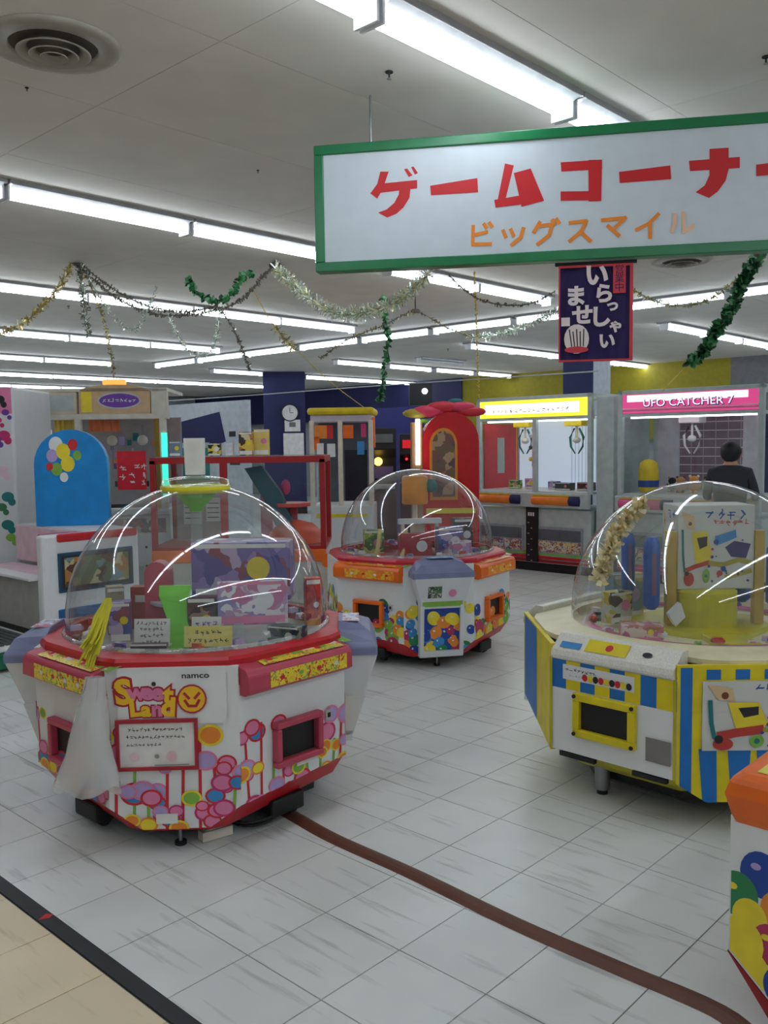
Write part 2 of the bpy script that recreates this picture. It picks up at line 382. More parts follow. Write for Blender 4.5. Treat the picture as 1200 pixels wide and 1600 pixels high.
# ================================================================== HANGING SIGN
def make_sign():
    A = Vector((-.288,4.0,2.2)); Bq = Vector((1.575,3.66,2.2)); x = (Bq-A); x.z = 0; x.normalize(); n = Vector((x.y,-x.x,0)); rz = math.atan2(x.y,x.x)
    Wd, Hh, fr = 2.9, .545, .042
    t = thing('hanging_sign', 'long white hanging sign with green frame and red lettering', 'sign', A, rz)
    b = MB(); b.box((Wd/2,.03,Hh/2),(Wd-2*fr,.05,Hh-2*fr),mat('sign_face',(206,216,224),.35,var=.02)); b.build('sign_face', t)
    gm = mat('green_frame',(20,120,72),.3)
    for nm,c,d in (('frame_rail',(Wd/2,.03,fr/2),(Wd,.07,fr)),('frame_rail',(Wd/2,.03,Hh-fr/2),(Wd,.07,fr)),('frame_stile',(fr/2,.03,Hh/2),(fr,.07,Hh-2*fr)),('frame_stile',(Wd-fr/2,.03,Hh/2),(fr,.07,Hh-2*fr))):
        b = MB(); b.box(c,d,gm); b.build(nm, t, .004)
    for k in (.25,2.5):
        b = MB(); b.cyl((k,.03,Hh),.005,CEIL-2.2-Hh,steel,8); b.build('hanger_rod', t)
    # lettering: strokes noted in photo pixels, laid on the sign face
    def L(cx, cy):
        r = _ray(480+cx/1.6667, cy/1.6667); o = Vector((0,0,EYE)); s = ((A-o).dot(n))/r.dot(n); p = o+r*s-A
        return (p.dot(x), p.z)
    clip = [(fr,fr),(Wd-fr,fr),(Wd-fr,Hh-fr),(fr,Hh-fr)]
    P = Print((0,.005,0),(1,0,0),(0,0,1),(0,-1,0),clip); sred = mat('sign_red',(204,24,32),.5,var=0); sor = mat('sign_orange',(240,140,40),.5,var=0); sor2 = mat('sign_faded_orange',(240,196,160),.5,var=0)
    K = lambda pts: P.poly([L(*p) for p in pts], sred)
    for pts in ([(190,446),(212,446),(196,492),(182,517),(164,503),(182,478)],[(186,478),(286,468),(286,490),(186,502)],[(240,480),(270,478),(266,515),(250,540),(232,556),(208,566),(184,553),(206,545),(226,528),(238,506)],[(252,440),(260,438),(274,456),(264,460)],[(270,434),(277,433),(288,450),(280,454)],
        [(320,483),(443,463),(445,500),(322,508)],[(515,425),(538,430),(514,528),(494,530)],[(487,520),(556,508),(556,532),(490,540)],[(538,450),(582,438),(617,522),(558,538)],
        [(660,422),(768,415),(768,440),(662,446)],[(732,416),(768,415),(766,523),(733,524)],[(660,498),(736,497),(736,521),(660,522)],[(812,447),(946,430),(948,466),(814,476)],
        [(995,418),(1127,408),(1127,437),(997,445)],[(1048,387),(1098,384),(1098,440),(1090,470),(1070,498),(1047,515),(1012,500),(1036,482),(1048,455)],[(1170,428),(1300,412),(1300,448),(1170,458)]): K(pts)
    def S(pts, w_=9, m=sor): P.stroke([L(*p) for p in pts], w_/1.6667/FOC*3.95, m)
    for pts in ([(432,588),(431,636),(478,635)],[(432,612),(468,604)],[(460,583),(467,593)],[(474,580),(481,590)],[(510,600),(517,617)],[(530,597),(537,613)],[(563,594),(556,618),(532,638)],[(606,578),(590,604)],[(604,588),(638,584),(630,612),(600,636)],[(638,573),(645,583)],[(649,570),(656,580)],
        [(684,580),(727,575),(713,603),(683,628)],[(710,602),(738,627)],[(768,573),(829,567),(802,592)],[(783,588),(812,613)],[(915,557),(890,582),(858,598)],[(893,582),(893,619)]): S(pts)
    for pts in ([(958,558),(956,585),(950,603)],[(980,553),(982,604),(1006,588)]): S(pts,9,sor2)
    P.build('lettering', t)
make_sign()
def make_banner():
    A = Vector((-.288,4.0,2.2)); Bq = Vector((1.575,3.66,2.2)); x = (Bq-A); x.normalize(); n = Vector((x.y,-x.x,0)); rz = math.atan2(x.y,x.x)
    o = Vector((0,0,EYE)); A2 = A + n*.0
    def on(px, py):
        r = _ray(px,py); s = (A2-o).dot(n)/r.dot(n); return o+r*s
    tl, br = on(873,408), on(989,562); z0 = br.z; W_ = (br-tl).dot(x); H_ = 2.2-z0
    t = thing('fabric_banner', 'dark navy fabric banner with white brush lettering hung below the sign', 'banner', (tl.x,tl.y,z0), rz)
    bn = mat('banner_navy',(42,30,84),.85); bw = mat('banner_white',(226,214,214),.8,var=0); br_ = mat('banner_red',(206,66,74),.8)
    b = MB(); N = 10
    b.loft([[(W_*i/N, .03+.006*math.sin(i*1.3)+s, z) for i in range(N+1)] for z,s in ((0,0),(H_*.5,.004),(H_-.01,0))], bn, cap=False, closed=False); b.build('cloth', t)
    b = MB(); b.cyl((-.015,.03,H_-.012),.008,W_+.03,black,10,Matrix.Translation((-.015,.03,H_-.012))@Matrix.Rotation(PI/2,4,'Y')@Matrix.Translation((.015,-.03,-H_+.012))); b.build('hanging_rod', t)
    P = Print((0,.018,0),(1,0,0),(0,0,1),(0,-1,0)); k = W_/355
    g = lambda cx,cy: ((cx-218)*k, H_-(cy-80)*k)
    P.rect(W_*.955,0,W_,H_-.02,br_); P.rect(0,0,W_*.02,H_-.02,br_); P.rect(0,0,W_,.008,br_); P.rect(0,H_-.03,W_,H_-.02,br_)
    a = g(478,105); c = g(538,245); P.rect(a[0],c[1],c[0],a[1],br_)
    for ch,cy in (('営',122),('業',165),('中',208)):
        q = g(508,cy+12); P.text(ch,q[0],q[1],.03,bn)
    for ch,cx,cy,h in (('い',400,160,105),('ら',435,250,88),('っ',476,305,60),('し',418,362,95),('ゃ',492,405,62),('い',450,478,74),('ま',300,258,92),('せ',334,350,92)):
        q = g(cx,cy); P.text(ch,q[0],q[1],h*k*.8,bw,.045)
    q = g(252,375); P.rect(q[0]-.018,q[1]-.018,q[0]+.018,q[1]+.018,bw)
    q = g(305,460)
    P.disc(q[0],q[1],.052,bw,.062); P.disc(q[0],q[1]-.045,.05,br_,.014)
    for ii in range(5): P.stroke([(q[0]-.03+.015*ii,q[1]+.04-.01*(ii%2)),(q[0]-.02+.012*ii,q[1]-.03)],.005,ink)
    P.build('lettering', t)
make_banner()
# ================================================================== DOME MACHINES
def octa(R, a): return [(-a,-R),(a,-R),(R,-a),(R,a),(a,R),(-a,R),(-R,a),(-R,-a)]
def lolly(P, W_, z0, z1, seed, big=False):
    """printed lollipop plants: stems, ringed round sweets, leaves, in the lower part of a panel"""
    r = random.Random(seed); h = z1-z0
    cols = [(lpink,hot),(lilac,lpink),(lyel,lorg),(lgreen,lyel),(lblue,hot),(lorg,lyel),(lpink,magenta)]
    n = int(W_/.055)
    for k in range(n):
        x = -W_/2+W_*(k+.5)/n+r.uniform(-.01,.01); top = z0+h*r.uniform(.35,.95)*(1.0 if big else .8)
        P.stroke([(x,z0),(x+r.uniform(-.02,.02),top)], .011, r.choice([hot,lorg,hot,lgreen]))
        for s in (-1,1):
            if r.random() < .85:
                rr = r.uniform(.026,.05); y = top-r.uniform(0,.03); cx = x+s*rr*.95; c,o = r.choice(cols)
                P.disc(cx,y,rr,o,rr*.86); P.disc(cx,y,rr*.78,c,rr*.66)
    for k in range(n*3):
        x = r.uniform(-W_/2,W_/2); y = z0+h*r.random()**1.5*.55; c,o = r.choice(cols); rr = r.uniform(.024,.045)
        P.disc(x,y,rr,o,rr*.8); P.disc(x,y,rr*.78,c,rr*.6)
def balls(P, W_, z0, z1, seed, lean=0):
    r = random.Random(seed)
    sh = {}
    cl = [dblue,lyel,mat('ball_green',(40,130,80),.4,var=0),mat('ball_crimson',(180,40,90),.4,var=0),lblue,lgreen,lorg]
    for k in range(int(W_*95)):
        x = r.uniform(-W_/2,W_/2); t = r.random(); y = z0+(z1-z0)*t*(.55+.45*(x/W_+.5 if lean > 0 else (.5-x/W_ if lean < 0 else .7)))
        rr = r.uniform(.025,.042); c = r.choice(cl); a = r.uniform(0,3)
        P.disc(x,y,rr,c,rr*1.15,16,a); P.disc(x-rr*.3,y+rr*.35,rr*.22,white,rr*.15,10,a)
def face_frame(k, R, a):
    """side k of the octagon (0 front, 2 right, 4 back, 6 left are corner panels; odd are play stations)"""
    V = octa(R,a); p, q = Vector(V[k]+(0,)), Vector(V[(k+1)%8]+(0,)); x = (q-p).normalized(); n = Vector((x.y,-x.x,0)); return (p+q)/2, x, n, (q-p).length
def dome_machine(name, label, loc, rz, st):
    t = thing(name, label, 'arcade machine', loc, rz)
    R, a = .60, .232; HT, GR = st['hood'], st['graphic']
    b = MB(); b.loft([[(x,y,z) for x,y in octa(.47,.19)] for z in (.06,.13)], black); b.build('base_frame', t)
    for k in range(8):                                        # dark undercarriage legs with castors
        c, x, n, Ln = face_frame(k, .52, .2)
        if k % 2:
            b = MB(); p = c*.97; M = Matrix.Translation((p.x,p.y,0)) @ Matrix.Rotation(math.atan2(x.y,x.x),4,'Z')
            b.box((0,.0,.075),(.16,.10,.07),black,M); o = b.build('outrigger', t, .01)
            b = MB(); b.cyl((-.015,0,.03),.03,.03,dark,16,M@Matrix.Translation((0,0,.0))@Matrix.Rotation(PI/2,4,'Y')@Matrix.Translation((-.03,0,-.0))); b.build('castor', o)
        elif k in (0,4):
            b = MB(); b.cyl((c.x+.0,c.y*1.02,.0),.022,.012,dark,14); b.cyl((c.x,c.y*1.02,.012),.007,.08,steel,8); b.build('levelling_foot', t)
    # red skirt between panels and base
    if st.get('skirt'):
        b = MB(); tp = []; lo = []
        for k,(x,y) in enumerate(octa(R-.012,a-.005)):
            if k == 0: tp += [(-.117,-R+.012,.09)]; lo += [(-.115,-R+.03,.078)]
            if k == 1: tp += [(.117,-R+.012,.09)]; lo += [(.115,-R+.03,.078)]
            if k == 4: tp += [(a-.005,R-.012,.165),(.138,R-.012,.09)]; lo += [(.17,.55,.07),(.136,R-.03,.078)]; continue
            if k == 5: tp += [(-.138,R-.012,.09),(-a+.005,R-.012,.165)]; lo += [(-.136,R-.03,.078),(-.17,.55,.07)]; continue
            if k == 0: tp = [(x,y,.17)]+tp; lo = [(-.17,-.55,.07)]+lo; continue
            if k == 1: tp += [(x,y,.17)]; lo += [(.17,-.55,.07)]; continue
            tp += [(x,y,.215)]; lo += [(x*.93,y*.86,.125)]
        b.loft([tp, [(x*1.004,y*1.004,z-.012) for x,y,z in tp], lo], st['skirt'], cap=False); b.build('skirt', t)
    lowv = {1:(.165,.21),3:(.21,.165),5:(.165,.21),7:(.21,.165)}
    for k in range(8):
        c, x, n, Ln = face_frame(k, R, a); hw = Ln/2; zl, zr = lowv.get(k,(.2,.2))
        if k in (0,4): poly = [(-hw,.668),(-hw,.165),(-.118,.088),(.118,.088),(hw,.165),(hw,.668)]
        elif k in (2,6): poly = [(-hw,.668),(-hw,.21),(-.13,.19),(.13,.19),(hw,.21),(hw,.668)]
        else: poly = [(-hw,.60),(-hw,zl),(hw,zr),(hw,.60)]
        M = Matrix((x.to_4d(), Vector((0,0,1,0)), n.to_4d(), c.to_4d())).transposed()
        for i in range(3): M[3][i] = 0
        M[3][3] = 1
        b = MB(); b.prism(poly, -.02, 0, white, M); pn = b.build('corner_panel' if k%2 == 0 else 'station_panel', t)
        vis = st['vis']; P = Print(c, x, (0,0,1), n, poly)
        if k in vis:
            GR(P, Ln, .09, .50 if k%2 == 0 else .46, k+st['seed'])
            if k == 0 and st.get('front'): st['front'](P)
            P.build('printed_artwork', pn)
        if k % 2:                                              # prize slot + control hood
            b = MB(); zc = .345; fw, fh, d = .115, .085, .035
            sx = .0
            for (cx,cz,w_,h_) in ((0,fh-.012,2*fw,.024),(0,-fh+.012,2*fw,.024),(-fw+.012,0,.024,2*fh-.048),(fw-.012,0,.024,2*fh-.048)):
                b.box((sx+cx,zc+cz,d/2-.0),(w_,h_,d),st['slot'],M)
            fr = b.build('prize_slot_frame', pn, .006)
            b = MB(); b.box((sx,zc,.003),(2*fw-.05,2*fh-.05,.004),black,M); b.build('slot_opening', pn)
            if k in vis:
                b = MB(); b.box((sx+.165,zc+.05,.006),(.03,.04,.008),mat('coin_plate',(190,190,180),.4),M); b.box((sx+.165,zc+.05,.011),(.014,.018,.003),black,M); b.build('coin_slot', pn)
            # hood: profile in (out, z), extruded along the face
            prof = [(-.075,.60),(-.075,.672),(-.02,.668),(.035,.655),(.05,.635),(.052,.575),(.03,.562),(.0,.562)]
            hwid = hw-.005
            rings = [[tuple(c + x*s*hwid*f + n*(o_ if f > .99 else o_*.8) + Vector((0,0,z if f <.99 else z))) for o_,z in prof] for s,f in ((-1,1),(-1,.985),(1,.985),(1,1))]
            rings = [[tuple(c + x*s + n*o_ + Vector((0,0,z))) for o_,z in prof] for s in (-hwid,hwid)]
            b = MB(); b.loft(rings, HT); hd = b.build('control_hood', t, .008)
            P2 = Print(c+n*.0523+Vector((0,0,0)), x, (0,0,1), n)
            P2.rect(-hwid*.62,.578,hwid*.88,.634,st['ctl'])
            for q in range(4): P2.disc(-hwid*.4+q*.09,.606,.012,random.choice([lgreen,hot,white]),.008)
            P2.build('control_label', hd)
            up = (Vector((0,0,1))*.985+n*.17).normalized(); yv = up.cross(x).normalized()
            P3 = Print(c+n*-.02+Vector((0,0,.6685)), x, -yv if yv.dot(n) > 0 else yv, up)
            P3.z = .001
            P3.rect(-hwid*.66,-.055,hwid*.9,.06,st['ctl'])
            for q in range(7): P3.rect(-hwid*.55+q*.065,-.03+.012*(q%2),-hwid*.55+q*.065+.045,.03,random.choice([lgreen,white,paper,lorg]))
            for q in (-.12,.12): P3.disc(q,-.02,.014,hot)
            P3.build('control_print', hd)
    # rim, deck, dome
    V = octa(.588,.23); n8 = 48; out = []
    for i in range(n8):
        th = 2*PI*(i+.5)/n8; d = Vector((math.cos(th),math.sin(th))); best = 9
        for k in range(8):
            p, q = Vector(V[k]), Vector(V[(k+1)%8]); e = q-p; nn = Vector((e.y,-e.x)).normalized(); dn = d.dot(nn)
            if dn > 1e-6: best = min(best, p.dot(nn)/dn)
        out.append((d.x*best,d.y*best,d.x,d.y))
    rr = [[(x,y,.668) for x,y,_,_ in out],[(x,y,.686) for x,y,_,_ in out],[(x*.985,y*.985,.697) for x,y,_,_ in out],[(cx*.54,cy*.54,.703) for _,_,cx,cy in out],[(cx*.53,cy*.53,.700) for _,_,cx,cy in out],[(cx*.53,cy*.53,.64) for _,_,cx,cy in out]]
    b = MB(); b.loft(rr, st['rim'], None, False, False); b.build('rim', t)
    b = MB(); b.cyl((0,0,.63),.52,.012,st['deck'],40); b.build('prize_deck', t)
    zt = st['top']; prof = [(.528,.702),(.528,.75)]+[(.528*math.cos(q),.75+(zt-.75)*math.sin(q)) for q in [PI/2*k/16 for k in range(1,16)]]+[(.02,zt)]
    b = MB(); b.lathe(prof, domem, 56); dm = b.build('dome', t)
    b = MB(); b.lathe([(.542,.704),(.54,.716),(.529,.718)], clear('dome_flange',(235,240,240),.25,1.2), 56); b.build('dome_flange', dm)
    # corner prize boxes
    for k in st['boxes']:
        c, x, n, Ln = face_frame(k, R, a); 
        zb = .085 if k in (0,4) else .235; zd = 0 if k in (0,4) else -.012
        def pt(s, o_, z): return tuple(c + x*s + n*o_ + Vector((0,0,z)))
        bx = thing('x','x','x') if False else None
        b = MB(); b.loft([[pt(-.135,-.015,.40),pt(.135,-.015,.40),pt(.135,.075,.40),pt(-.135,.075,.40)],[pt(-.19,-.015,.60),pt(.19,-.015,.60),pt(.19,.135,.60),pt(-.19,.135,.60)]], white_soft); bo = b.build('card_bin', t, .006)
        b = MB(); b.loft([[pt(-.2,-.02,.60),pt(.2,-.02,.60),pt(.2,.135,.60),pt(-.2,.135,.60)],[pt(-.2,-.02,.632),pt(.2,-.02,.632),pt(.2,.135,.632),pt(-.2,.135,.632)],[pt(-.185,-.02,.65),pt(.185,-.02,.65),pt(.18,.125,.65),pt(-.18,.125,.65)],[pt(-.15,-.02,.695),pt(.15,-.02,.695),pt(.14,.11,.685),pt(-.14,.11,.685)],[pt(-.09,-.02,.72),pt(.09,-.02,.72),pt(.09,.07,.705),pt(-.09,.07,.705)]], greyblue); b.build('bin_hood', t, .006)
        up = Vector((0,0,1))
        P = Print(c+n*.025+up*.7155, x, (n*-1), (n*.1+up).normalized()); P.z=.002; P.rect(-.085,-.04,.085,.03,st['hoodprint']); P.build('hood_label', t)
        fn = (n*.958-up*.287).normalized(); yv = (up*.958+n*.287)
        P = Print(Vector(pt(0,.105,.50)), x, yv, fn)
        P.rect(-.10,-.03,-.01,.05,st['binart']); P.disc(.06,.0,.025,lpink); P.rect(-.13,-.09,.13,-.055,lblue if st['seed'] < 5 else lgreen); P.build('bin_print', bo)
        b = MB()
        for s in (-1,1): b.loft([[pt(s*.13-.012,.0,zb+.025),pt(s*.13+.012,.0,zb+.025),pt(s*.13+.012,.055+zd*2,zb+.025),pt(s*.13-.012,.055+zd*2,zb+.025)],[pt(s*.13-.012,.0,.42),pt(s*.13+.012,.0,.42),pt(s*.13+.012,.085,.42),pt(s*.13-.012,.085,.42)]], white_soft); b.build('window_stile', t); b = MB()
        b.loft([[pt(-.142,.0,zb),pt(.142,.0,zb),pt(.142,.05+zd*2,zb),pt(-.142,.05+zd*2,zb)],[pt(-.142,.0,zb+.04),pt(.142,.0,zb+.04),pt(.142,.055+zd*2,zb+.04),pt(-.142,.055+zd*2,zb+.04)]], white_soft); b.build('window_sill', t)
        b = MB(); b.loft([[pt(-.12,.0,zb+.035),pt(.12,.0,zb+.035),pt(.12,.035+zd*2,zb+.035),pt(-.12,.035+zd*2,zb+.035)],[pt(-.12,.0,.41),pt(.12,.0,.41),pt(.12,.06,.41),pt(-.12,.06,.41)]], dark); ww = b.build('window_panel', t)
        y0 = Vector(pt(0,.035+zd*2,zb+.035)); y1 = Vector(pt(0,.06,.41)); yy = (y1-y0).normalized(); hh_ = (y1-y0).length/2; nn_ = x.cross(yy).normalized()
        P = Print((y0+y1)/2, x, yy, nn_, [(-.118,-hh_),(.118,-hh_),(.118,hh_),(-.118,hh_)]); P.rect(-.118,-hh_,.118,hh_,st['winbg']); GR(P,.24,-hh_,hh_*.8,77+k); P.build('printed_artwork', ww)
    return t
fred = mat('front_print_red',(180,40,60),.5,var=0); fyel = mat('front_print_yellow',(240,190,40),.5,var=0)
def sweet_front(P):
    P.z += .0004; P.rect(-.19,.468,.19,.66,white)
    for s,x,y,h,m1,rot in (('S',-.125,.583,.086,fyel,.1),('w',-.080,.584,.058,lpink,.05),('e',-.043,.585,.058,lpink,0),('e',-.006,.583,.058,lpink,-.05),('t',.030,.572,.066,fyel,-.1),
                       ('L',-.085,.528,.062,fyel,.08),('a',-.048,.522,.052,fyel,0),('n',-.010,.522,.052,lpink,0),('d',.030,.528,.066,fyel,-.08)):
        P.text(s,x-.042,y,h,fred,.11,rot,1.05)
    for s,x,y,h,m1,rot in (('S',-.125,.583,.086,fyel,.1),('w',-.080,.584,.058,lpink,.05),('e',-.043,.585,.058,lpink,0),('e',-.006,.583,.058,lpink,-.05),('t',.030,.572,.066,fyel,-.1),
                       ('L',-.085,.528,.062,fyel,.08),('a',-.048,.522,.052,fyel,0),('n',-.010,.522,.052,lpink,0),('d',.030,.528,.066,fyel,-.08)):
        P.text(s,x-.042,y,h,m1,.045,rot,1.05)
    P.disc(.070,.558,.052,fred); P.disc(.070,.558,.046,fyel)
    for s in (-1,1): P.stroke([(.070+s*.026,.578),(.070+s*.010,.560)],.010,fred)
    P.stroke([(.046,.553),(.058,.533),(.084,.533),(.095,.553)],.010,fred)
    P.marks(-.08,.485,.007,18,fred)
    P.text('namco',.085,.642,.02,ink,.02,0,1.3)
    P.disc(-.06,.615,.008,ink)
st1 = dict(hood=pink, graphic=lambda P,W_,a,b_,s: lolly(P,W_,a,b_,s,True), skirt=red, vis=(0,1,2,7,6), seed=1, slot=pink, ctl=art('control_art_yellow',[(236,216,60),(240,220,70),(230,200,50),(120,180,90),(236,216,60),(210,60,60)],60), rim=red, deck=mat('deck_white',(214,210,200),.4), top=1.285, boxes=(2,6),
    hoodprint=art('hood_art',[(170,190,220),(220,230,240),(200,90,100)],40), binart=mat('bin_grey',(150,150,150),.5), winbg=lorg, front=sweet_front)
m1c = Vector((-.775,3.65,0))
m1 = dome_machine('dome_sweet_machine', 'white and rose dome sweet machine with lollipop artwork and red skirt', m1c, .04, st1)
st2 = dict(hood=orange, graphic=lambda P,W_,a,b_,s: balls(P,W_,a,b_,s), skirt=red, vis=(0,1,7,2,6), seed=9, slot=orange, ctl=art('control_art_orange',[(240,200,60),(250,150,40),(245,130,30),(240,120,30)],50), rim=mat('crimson_rim',(196,36,60),.35), deck=redd, top=1.262, boxes=(0,),
    hoodprint=art('hood_art_blue',[(120,170,210),(170,210,230),(80,130,190)],50), binart=art('bin_art',[(40,40,50),(120,120,90),(60,110,70),(200,200,190)],60), winbg=dblue)
m2c = Vector((.225,6.18,0)); m2r = .2
m2 = dome_machine('dome_sweet_machine', 'white and orange dome sweet machine with printed balloons, behind the lollipop one', m2c, m2r, st2)
def near_cabinet():
    c0 = Vector((.835,2.095,0)); t = thing('game_cabinet', 'nearest white game cabinet with orange hood and large balloon print, cut off by the frame', 'arcade machine', c0, YAW)
    b = MB(); prof = [(0,.185),(.155,.045),(.88,.045),(1.0,.185),(1.0,.53),(0,.53)]
    MM = Matrix(((1,0,0,0),(0,0,-1,0),(0,1,0,0),(0,0,0,1)))
    rings = [[(x,y,z) for x,z in prof] for y in (0,.62)]
    b.loft(rings, white); bd = b.build('cabinet_body', t, .012)
    P = Print((0,0,0),(1,0,0),(0,0,1),(0,-1,0),[(.004,.19),(.157,.052),(.88,.052),(.996,.19),(.996,.5),(.004,.5)]); g2 = mat('ball_green',(40,130,80),.4,var=0); cr = mat('ball_crimson',(180,40,90),.4,var=0)
    for x,z,r,c in ((.075,.40,.05,dblue),(.02,.335,.05,g2),(.16,.36,.05,lyel),(.115,.325,.04,lorg),(.05,.285,.042,lyel),(.10,.235,.045,cr),(.16,.27,.05,dblue),(.14,.20,.04,hot),(.03,.22,.055,lyel),(.05,.155,.05,lyel),(.13,.14,.045,dblue),(.2,.16,.05,lgreen),(.25,.3,.05,lorg),(.3,.22,.05,dblue),(.35,.35,.05,cr),(.4,.2,.06,lyel),(.22,.42,.04,lgreen),(.5,.25,.06,g2),(.6,.18,.06,dblue),(.7,.26,.06,lorg),(.8,.18,.06,cr),(.9,.25,.06,lyel)):
        P.disc(x,z,r,c,r*1.15,20); P.disc(x-r*.25,z+r*.35,r*.25,lilac if c is dblue else lyel,r*.18,10)
    P.build('printed_artwork', bd)
    b = MB(); pr2 = [(-.004,.162),(.138,.028),(.9,.026),(1.004,.162),(1.02,.14),(.91,-.0),(.13,-.0),(-.02,.14)]
    b.loft([[(x,y,z+.006) for x,z in [(-.002,.178),(.155,.038),(.88,.038),(1.002,.178),(.905,.0),(.135,.0)]] for y in (-.003,.61)], redd); b.build('red_skirt', t)
    b = MB(); b.loft([[(x,y,z) for x,y in ((.0+i_,-.01+i_),(1.0-i_,-.01+i_),(1.0-i_,.63),(.0+i_,.63))] for z,i_ in ((.515,.008),(.535,0),(.585,-.012),(.625,.0),(.637,.02))], orange); hd = b.build('orange_hood', t, .012)
    P = Print((0,0,.6375),(1,0,0),(0,1,0),(0,0,1)); P.rect(.05,.03,.95,.3,mat('pale_yellow_print',(226,216,90),.5)); 
    for k in range(5): P.rect(.09+k*.17,.06,.2+k*.17,.24,[paper,lgreen,paperpink,lyel,paper][k])
    for k in range(10): P.stroke([(.1+k*.085,.08),(.13+k*.085,.2)],.008,ink)
    P.build('control_print', hd)
    b = MB(); b.box((.5,.45,.66),(.5,.3,.05),redd); b.build('top_deck', t,.01)
    for x in (.2,.8):
        b = MB(); b.cyl((x,.3,-.0),.025,.035,dark,12); b.build('foot', t)
near_cabinet()
# ------------------------------------------------ things on and in the lollipop machine
RZ1 = Matrix.Rotation(.04,3,'Z')
def W1(x,y,z): return m1c+Vector((x+.075 if z > .5 else x,y,z))
t = thing('notice_board', 'white paper notice in a dark red frame on the lollipop machine', 'notice', m1c+RZ1@Vector((-.055,-.606,.398)))
for c,d in (((0,-.008,.085),(.285,.012,.012)),((0,-.008,-.085),(.285,.012,.012)),((-.1365,-.008,0),(.012,.012,.158)),((.1365,-.008,0),(.012,.012,.158))):
    b = MB(); b.box(c,d,mat('dark_red_frame',(170,36,52),.4)); b.build('frame_bar', t)
b = MB(); b.box((0,-.004,0),(.265,.004,.16),paper); b.build('paper', t); t.rotation_euler = (0,0,.04)
P = Print((0,-.006,0),(1,0,0),(0,0,1),(0,-1,0))
for i,s in enumerate((14,15,9)): P.marks(-.005-.02*(i==2)*2,.055-.026*i,.0125,s,ink,i+3)
P.disc(-.08,-.04,.016,paperpink); P.disc(.05,-.04,.018,mat('faint_pink_print',(226,186,190),.6,var=0)); P.disc(0,-.04,.008,mat('grey_print',(150,150,150),.6,var=0)); P.rect(-.01,-.073,.11,-.069,mat('grey_print',(150,150,150),.6)); P.build('printed_text', t)
b = MB(); b.box((0,-.003,0),(.075,.004,.035),paper); P_=b.build('paper_slip', loc=m1c+RZ1@Vector((-.03,-.606,.128))); P_.rotation_euler = (0,0,.04); tag(P_,'blank white paper strip stuck low on the front of the lollipop machine','paper')
b = MB(); b.box((0,0,0),(.06,.004,.03),paper); o=b.build('paper_slip', loc=m1c+RZ1@Vector((.440,-.398,.25))); o.rotation_euler=(0,0,PI/4+.04); tag(o,'small white sticker below the prize slot of the lollipop machine','sticker')
# limp translucent bag hanging on the front left
b = MB(); rings = []
for k in range(10):
    f = k/9; cx = -.222-.045*f; hw = .032+.085*f**1.3; dp = .02+.05*math.sin(f*PI*.9)
    z = .655-.40*f
    rings.append([(cx+hw*math.cos(q)+.006*math.sin(5*q+k), -.66-dp*math.sin(q)*(.9 if math.sin(q)>0 else .45)-.004*math.cos(7*q+k), z+ .02*math.sin(3*q)*f) for q in [2*PI*i/24 for i in range(24)]])
b.loft(rings, clear('bag_plastic',(240,242,242),.5,1.2), None, True, False)
tag(b.build('plastic_bag', loc=m1c), 'limp translucent white plastic bag hanging on the front of the lollipop machine', 'bag')
# yellow tassel hanging on the rim
b = MB(); rr_ = random.Random(3)
for k in range(26):
    x = rr_.uniform(-.03,.03); L0 = rr_.uniform(.10,.20)
    b.tube([(-.215+x*.3,-.505,.90-(.01*k)%.03),(-.235+x*.8,-.535,.84),(-.255+x,-.572,.84-L0*.6),(-.27+x*1.2,-.59,.86-L0)], .0045, ylime, 4)
tag(b.build('tassel', loc=m1c), 'yellow-green ribbon tassel hanging outside the left of the lollipop dome', 'ribbon')
# top ring and funnel
t = m1; CZ = Matrix.Translation((0,0,1.262))
b = MB(); b.lathe([(.135,-.012),(.142,.0),(.142,.014),(.10,.02),(.10,.014)], mat('cap_yellow',(236,226,40),.35), 36, CZ, smooth=False); b.build('cap_ring', t)
b = MB(); b.lathe([(.142,.012),(.135,.04),(.08,.052),(.02,.056)], domem, 36, CZ); b.build('clear_lid', t)
b = MB(); b.lathe([(.09,.0),(.07,-.04),(.03,-.075),(.028,-.09)], green, 24, CZ); b.build('funnel', t)
b = MB(); b.cyl((0,0,-.26),.024,.17,clear('clear_pipe',(240,246,240),.15,1),14,CZ); b.build('clear_pipe', t)
b = MB(); b.loft([[(-.036,-.02,.0),(.036,-.02,.0),(.036,.03,.0),(-.036,.03,.0)],[(-.04,-.022,.15),(.038,-.022,.15),(.038,.03,.15),(-.04,.03,.15)]], paper); o = b.build('folded_card', loc=m1c+Vector((0,0,1.322))); tag(o,'tall blank folded white card standing on top of the lollipop dome','card')
# central turntable tower
t = m1; CZ = Matrix.Translation((0,0,.642))
b = MB(); b.cyl((0,0,0),.40,.02,mat('turntable_grey',(170,170,160),.4),40,CZ); b.build('turntable', t)
b = MB(); b.cyl((0,0,.02),.12,.14,mat('tower_pale',(196,200,190),.4),24,CZ); b.build('center_post', t)
b = MB(); b.cyl((0,0,.16),.20,.012,mat('shelf_pale',(180,176,190),.4),32,CZ); b.build('upper_shelf', t)
A1 = art('snack_art_violet',[(120,104,170),(150,130,190),(90,80,150),(190,170,200),(70,90,160),(140,70,90)],16)
A2 = art('snack_art_pink',[(214,196,214),(226,210,226),(190,150,190),(200,120,160),(150,140,190),(230,226,230)],22)
A3 = art('snack_art_dark',[(60,40,50),(120,50,70),(90,60,60),(150,120,100),(40,60,60)],26)
A4 = art('snack_art_green',[(90,150,60),(150,190,70),(70,110,60),(200,200,120)],24)
A5 = art('snack_art_red',[(200,50,40),(220,80,50),(170,30,40),(230,160,60)],24)
